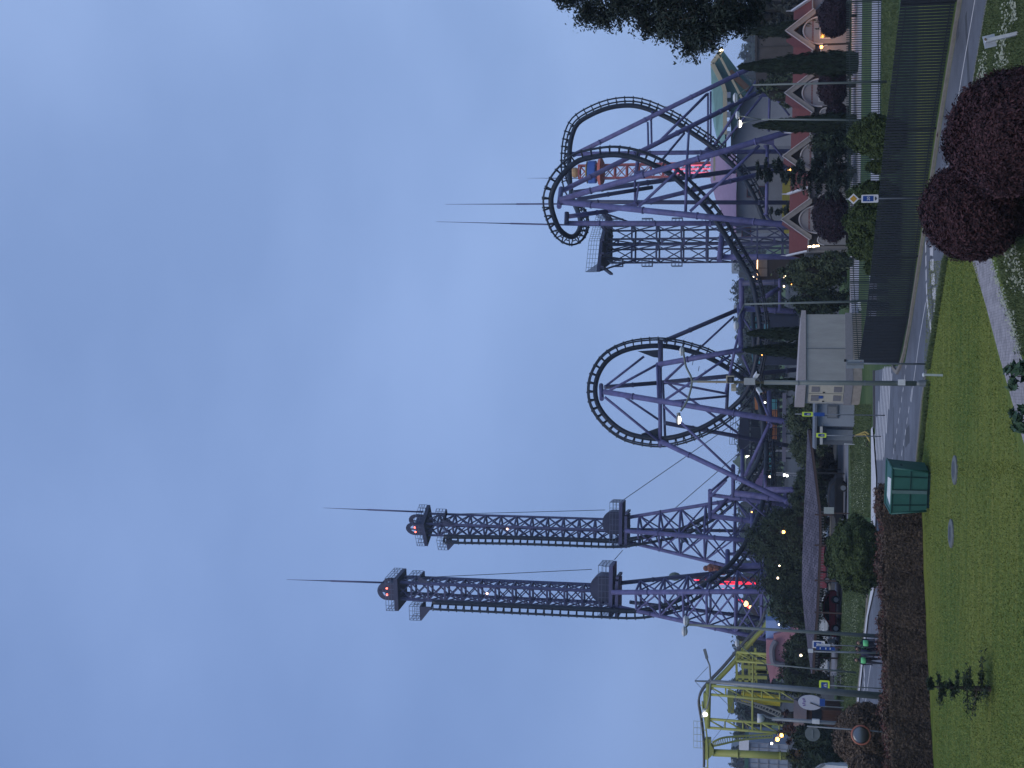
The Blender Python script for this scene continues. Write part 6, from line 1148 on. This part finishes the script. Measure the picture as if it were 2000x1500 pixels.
# ================================================================== vehicles
def car(label, base, L, Wd, H, rz, paint, kind='hatch', flip=1):
    t = thing('parked_car', label, 'car', base, None, rz); pm_c = mat('car_paint_' + paint[0], paint[1], .45, .0, var=.03, spec=.16 if paint[0] == 'black' else .2); gl = mat('car_glass', (.006, .007, .009), .12, spec=.5); ty = mat('tyre_rubber', (.012, .012, .013), .85); ri = mat('rim_alloy', (.25, .26, .28), .35, .7)
    if kind == 'suv': low = [(-.5, .2), (-.5, .42), (-.49, .56), (-.27, .62), (-.2, .64), (.40, .66), (.485, .62), (.5, .4), (.5, .2)]; up = [(-.27, .61), (-.13, .95), (-.05, 1.0), (.34, .98), (.43, .9), (.47, .64)]
    elif kind == 'pickup': low = [(-.5, .22), (-.5, .44), (-.485, .58), (-.28, .63), (-.2, .66), (.18, .66), (.5, .66), (.5, .3), (.48, .22)]; up = [(-.24, .64), (-.12, .95), (-.06, 1.0), (.1, .99), (.17, .94), (.2, .65)]
    else: low = [(-.5, .2), (-.5, .38), (-.48, .52), (-.29, .6), (-.2, .63), (.3, .66), (.44, .66), (.495, .58), (.5, .38), (.49, .2)]; up = [(-.26, .61), (-.1, .93), (0, 1.0), (.2, .99), (.34, .9), (.44, .66)]
    def shell(pr, w0, w1, z0=0):
        zs = [p[1] for p in pr]; z_lo, z_hi = min(zs), max(zs); wd = lambda z: w0 + (w1 - w0) * (z - z_lo) / (z_hi - z_lo); return [V((x * L * flip, -wd(z) / 2, z * H)) for x, z in pr], [V((x * L * flip, wd(z) / 2, z * H)) for x, z in pr]
    def skin(pr, w0, w1):
        a, b = shell(pr, w0, w1); n = len(pr); m = MB(); m.add(a + b, [tuple(range(n)), tuple(range(2 * n - 1, n - 1, -1))] + [(i, (i + 1) % n, (i + 1) % n + n, i + n) for i in range(n)]); return m
    o = skin(low, Wd * .97, Wd * .93).build('body', pm_c, t, True); bv = o.modifiers.new('bevel', 'BEVEL'); bv.width = .06; bv.segments = 3; bv.limit_method = 'ANGLE'
    o = skin(up, Wd * .92, Wd * .74).build('cabin', pm_c, t, True); bv = o.modifiers.new('bevel', 'BEVEL'); bv.width = .05; bv.segments = 2
    cx = sum(p[0] for p in up) / len(up); inn = [((x - cx) * .86 + cx, .655 + (z - .64) * .8) for x, z in up if True]
    a, b = shell(inn, Wd * .915, Wd * .785); 
    for s_, nm in ((-1, 'side_window'), (1, 'side_window')):
        pts = a if s_ < 0 else b; MB().prism([p + V((0, s_ * .03, 0)) for p in pts], (0, s_ * -.04, 0)).build(nm, gl, t, True)
    fw = MB(); x0, z0 = up[0]; x1, z1 = up[1]; f = lambda u, s_: V(((x0 + (x1 - x0) * u) * L * flip - .02 * flip, s_ * Wd * (.42 - .07 * u), (z0 + (z1 - z0) * u) * H + .015)); fw.add([f(.12, -1), f(.12, 1), f(.95, 1), f(.95, -1)], [(0, 1, 2, 3)]); fw.build('windscreen', gl, t, True)
    for x in (-.31, .31):
        for s_ in (-1, 1):
            RX = Matrix.Rotation(R(90), 3, 'X'); c = V((x * L * flip, s_ * Wd * .44, .33)); w = MB().lathe([(.33, -.11), (.34, 0), (.33, .11)], c, 20, RX).build('wheel', ty, t, True); MB().lathe([(.21, -.125), (.21, .125)], c, 16, RX).build('rim', ri, w, True)
            ar = MB(); ar.tube([c + V((.39 * math.cos(math.pi * k / 10), s_ * .03, .39 * math.sin(math.pi * k / 10) - .0)) for k in range(11)], .045, 6); ar.build('wheel_arch', ty, t, True)
    for s_ in (-1, 1):
        MB().box((-.47 * L * flip, s_ * Wd * .36, .5 * H), (.14, .3, .12)).build('headlight', mat('headlight_glass', (.5, .52, .55), .15), t, True); MB().box((.475 * L * flip, s_ * Wd * .38, .53 * H), (.12, .22, .16)).build('taillight', mat('tail_red', (.35, .03, .025), .3), t, True); MB().box((-.16 * L * flip, s_ * Wd * .5, .68 * H), (.1, .16, .12)).build('mirror', pm_c, t, True)
        hd = MB()
        for x in (-.06, .16): hd.box((x * L * flip, s_ * Wd * .478, .58 * H), (.16, .02, .03))
        hd.build('door_handle', M_BLACK, t, True)
    sk = MB(); sk.bar((-.4 * L * flip, -Wd * .485, .26 * H), (.4 * L * flip, -Wd * .485, .26 * H), .03, .05); sk.build('side_strip', ty, t, True)
    return t
p = G(1655, 984); car('black hatchback with a red tail light parked beside the shelter', p + V((0, 1, .02)), 4.5, 1.85, 1.5, R(-6), ('black', (.007, .008, .011)), 'hatch')
p = G(1641, 1200); car('dark red pickup like car nosing out of the left end of the shelter', p + V((-.1, 1, .02)), 4.0, 1.85, 1.4, R(6), ('red', (.24, .012, .022)), 'hatch')
p = G(1623, 1112); car('plum coloured off roader parked deeper beyond the shelter posts', p + V((0, 1, .02)), 4.0, 1.9, 1.75, R(10), ('plum', (.2, .05, .065)), 'suv')
p = G(1643, 1112); car('pale car mostly hidden behind the round verge bush', p + V((.6, 1.2, .02)), 3.9, 1.75, 1.35, R(4), ('pale', (.4, .42, .45)), 'hatch')
p = G(1613, 1280); 
for k, (y, lb) in enumerate(((1222, 'pale motor scooter under the left part of the shelter, nearer the red car'), (1240, 'pale motor scooter under the left end of the shelter'))):
    c = V((W(1610, y, 112).x, 112, .02)); t = thing('motor_scooter', lb, 'scooter', c); MB().prism([c + V((dx, -.15, dz)) for dx, dz in ((-.7, .3), (-.6, .9), (-.4, 1.0), (-.3, .45), (.2, .4), (.3, .8), (.75, .78), (.7, .4))], (0, .3, 0)).build('body', mat('scooter_pale', (.36, .38, .4), .4), t)
    for dx in (-.62, .55): MB().lathe([(.24, -.06), (.24, .06)], c + V((dx, 0, .24)), 14, Matrix.Rotation(R(90), 3, 'X')).build('wheel', MATS['tyre_rubber'], t)
    MB().bar(c + V((-.5, -.3, 1.05)), c + V((-.5, .3, 1.05)), .05, .05).build('handlebar', M_BLACK, t); MB().box(c + V((.4, 0, .84)), (.6, .28, .1)).build('seat', M_BLACK, t)
def big_cup():
    Y = 104; c = W(1577, 1372, Y); t = thing('oval_sign', 'white oval signboard leaning on the small brown cabin', 'sign', (c.x, Y, 0)); m = MB(); n = 24; m.prism([(c.x + .62 * math.cos(2 * math.pi * k / n), Y, c.z - .25 + 1.0 * math.sin(2 * math.pi * k / n)) for k in range(n)], (0, .1, 0)); b = m.build('oval_board', mat('oval_white', (.42, .44, .52), .6, var=.05), t)
    g = MB()
    for k in range(4): a = R(60 + 20 * k); g.box((c.x - .25 + .17 * k, Y - .02, c.z + .25 + (.06 if k % 2 else 0)), (.09, .02, .2), ax=Matrix.Rotation(R(12 * (k - 1.5)), 3, 'Y'))
    g.build('violet_mark', mat('mark_violet', (.16, .1, .3), .6), b); MB().bar((c.x, Y - .05, c.z - .2), (c.x - .3, Y - .05, c.z - 1.1), .06, .05).build('dark_arm', M_BLACK, t)
    for dx in (-.25, .3): MB().bar((c.x + dx, Y + .05, 0), (c.x + dx, Y + .05, c.z - .9), .09, .09).build('leg', M_GALV, t)
    d = W(1606, 1372, Y - 1); MB().box((d.x, Y - 1, d.z), (.6, .05, .42)).build('blue_plate', M_SIGNB, t)
big_cup()
def cabin():
    Y = 106; a, b = W(1570, 1422, Y), W(1570, 1384, Y); t = thing('timber_cabin', 'small brown timber cabin behind the grey camera post', 'cabin', ((a.x + b.x) / 2, Y, 0)); MB().bbox((a.x, Y, 0), (b.x, Y + 3.5, a.z - .2)).build('wall', mat('cabin_timber', (.075, .035, .025), .8, var=.3, scale=2, stretch=(6, 6, .5)), t); MB().prism([(a.x - .3, Y - .3, a.z - .2), (a.x - .3, Y + 1.75, a.z + .8), (a.x - .3, Y + 3.8, a.z - .2)], (b.x - a.x + .6, 0, 0)).build('roof', mat('cabin_roof', (.05, .05, .065), .8), t); c = W(1595, 1395, Y); MB().box((c.x, Y - .04, c.z), (.9, .06, .8)).build('window', MATS['dark_pane'], t)
cabin()
def white_gate():
    Y = 100; a, b = W(1590, 1534, Y), W(1600, 1493, Y); t = thing('white_gable', 'corner of a white gabled shed at the left edge', 'shed', ((a.x + b.x) / 2, Y, 0)); m = MB(); m.prism([(a.x, Y, 0), (b.x, Y, 0), (b.x, Y, b.z - .4), ((a.x + b.x) / 2, Y, a.z + .3), (a.x, Y, b.z - .4)], (0, 3, 0)); m.build('wall', M_SIGNW, t); e = MB(); q = V(((a.x + b.x) / 2, Y - .1, a.z + .38)); e.bar(V((a.x - .1, Y - .1, b.z - .4)), q, .1, .2); e.bar(V((b.x + .1, Y - .1, b.z - .4)), q, .1, .2); e.build('roof_edge', M_GALV, t)
white_gate()
def bikes():
    Y = 104; t0 = None
    for k, (y, lb) in enumerate(((1316, 'dark bicycle in the rack by the yellow crossing sign, upright'), (1324, 'dark bicycle leaning in the rack by the yellow crossing sign'))):
        c = V((W(1610, y, Y).x, Y, 0)); t = thing('bicycle', lb, 'bicycle', c, 'dark bicycles in the rack'); lean = .15 * k
        for dx in (-.5, .5): MB().tube([c + V((dx + .33 * math.cos(a * math.pi / 9), lean * (.34 + .33 * math.sin(a * math.pi / 9)), .34 + .33 * math.sin(a * math.pi / 9))) for a in range(19)], .025, 6).build('wheel', M_BLACK, t)
        f = MB(); pts = [(-.5, .34), (-.1, .34), (.35, .85), (-.18, .85), (-.1, .34)]
        for p, q in zip(pts, pts[1:]): f.tube([c + V((p[0], lean * p[1], p[1])), c + V((q[0], lean * q[1], q[1]))], .022, 6)
        f.tube([c + V((.5, lean * .34, .34)), c + V((.33, lean, 1.0))], .022, 6); f.tube([c + V((-.5, lean * .34, .34)), c + V((-.2, lean * .9, .9))], .018, 6); f.build('frame', M_GALV, t); MB().bar(c + V((.33, lean - .25, 1.0)), c + V((.33, lean + .25, 1.0)), .03, .03).build('handlebar', M_BLACK, t); MB().box(c + V((-.2, lean * .9, .93)), (.25, .12, .06)).build('saddle', M_BLACK, t)
bikes()
# ================================================================== people on the road
M_SKIN = mat('skin', (.32, .19, .14), .6, var=.05); M_CLO = mat('dark_clothes', (.02, .022, .035), .85, var=.2); M_HI = mat('signal_green', (.16, .62, .26), .5, var=.05); M_HAIR = mat('dark_hair', (.012, .01, .009), .7)
def person(label, x, yv, ph, look, vest):
    g0 = G(x, yv); t = thing('person', label, 'person', g0, 'walkers on the road behind the hedge')
    s = math.sin(ph) * .28; B = [((0, 0, .98), .13), ((0, 0, 1.15), .135), ((0, 0, 1.36), .15), ((0, 0, 1.49), .062), ((0, -.02, 1.56), .085), ((0, -.02, 1.66), .1), ((0, -.01, 1.74), .07)]
    E = [(0, 1), (1, 2), (2, 3), (3, 4), (4, 5), (5, 6)]
    for sg in (-1, 1):
        f = s * sg; n = len(B); B += [((sg * .1, 0, .9), .105), ((sg * .1, -f * .8, .5), .065), ((sg * .1, -f * 1.2 + .08 * abs(f), .09), .045), ((sg * .1, -f * 1.2 - .14, .04), .04)]; E += [(0, n), (n, n + 1), (n + 1, n + 2), (n + 2, n + 3)]
        n = len(B); B += [((sg * .2, 0, 1.4), .06), ((sg * .24, f * .5, 1.13), .042), ((sg * .22, f * .6 - .12, .9), .03), ((sg * .22, f * .6 - .16, .84), .032)]; E += [(2, n), (n, n + 1), (n + 1, n + 2), (n + 2, n + 3)]
        for k in range(4): m0 = len(B); B += [((sg * .22 + (k - 1.5) * .018, f * .6 - .2, .78 + .004 * k), .009), ((sg * .22 + (k - 1.5) * .02, f * .6 - .19, .735 + .006 * k), .007)]; E += [(n + 3, m0), (m0, m0 + 1)]
        m0 = len(B); B += [((sg * .185, f * .6 - .2, .81), .01), ((sg * .175, f * .6 - .22, .775), .008)]; E += [(n + 3, m0), (m0, m0 + 1)]
    rot = Matrix.Rotation(look, 3, 'Z'); me = bpy.data.meshes.new('body'); me.from_pydata([tuple(rot @ V(p)) for p, r in B], E, []); o = bpy.data.objects.new('body', me); COL.objects.link(o); o.parent = t
    sk = o.modifiers.new('skin', 'SKIN'); me.skin_vertices[0].data[0].use_root = True
    for i, (p, r) in enumerate(B): me.skin_vertices[0].data[i].radius = (r, r)
    sk.use_smooth_shade = True; ss = o.modifiers.new('sub', 'SUBSURF'); ss.levels = 1; ss.render_levels = 1; me.materials.append(M_CLO)
    def loc(mb, nm, m): 
        mb.v = [tuple(rot @ V(v)) for v in mb.v]; ob = mb.build(nm, m, t, True, True); return ob
    fc = MB().ball((0, -.045, 1.64), .092, 12, 1.12); fc.ball((0, -.142, 1.63), .018, 6); 
    for sg in (-1, 1): fc.ball((sg * .098, -.02, 1.64), .022, 6)
    loc(fc, 'face', M_SKIN); ey = MB()
    for sg in (-1, 1): ey.ball((sg * .035, -.13, 1.66), .011, 6)
    ey.bar((-.025, -.135, 1.595), (.025, -.135, 1.595), .01, .01); loc(ey, 'eyes_and_mouth', M_HAIR)
    loc(MB().ball((0, .012, 1.685), .113, 12, .95), 'hair', M_HAIR)
    if vest: loc(MB().lathe([(.175, 1.12), (.185, 1.2), (.195, 1.3), (.165, 1.4)], (0, 0, 0), 16), 'vest', M_HI)
    else: loc(MB().lathe([(.15, .95), (.16, 1.1), (.185, 1.3), (.16, 1.43), (.075, 1.48)], (0, 0, 0), 16), 'jacket', mat('navy_jacket', (.03, .035, .08), .8))
    return t
person('walker in a green safety vest, rightmost of the group behind the hedge', 1736, 1259, .6, .4, True); person('walker in a green safety vest, second from the right behind the hedge', 1733, 1269, 2.2, -.5, True)
person('walker in a dark jacket just left of the two green vests', 1734, 1277, 1.2, .2, False); person('walker in a green safety vest standing apart on the left', 1731, 1292, 4, .1, True)
# ================================================================== air
hz = MB().bbox((-950, -60, -1), (950, 1150, 78)).build('haze', mat('air_surface', (1, 1, 1)))
hm = bpy.data.materials.new('air'); hm.use_nodes = True; ht = hm.node_tree; ht.nodes.clear(); ho = ht.nodes.new('ShaderNodeOutputMaterial'); pv = ht.nodes.new('ShaderNodeVolumePrincipled')
pv.inputs['Color'].default_value = (.8, .9, 1, 1); pv.inputs['Density'].default_value = .00032; pv.inputs['Anisotropy'].default_value = .2; ht.links.new(pv.outputs[0], ho.inputs['Volume'])
hz.data.materials.clear(); hz.data.materials.append(hm); tag(hz, kind='stuff')
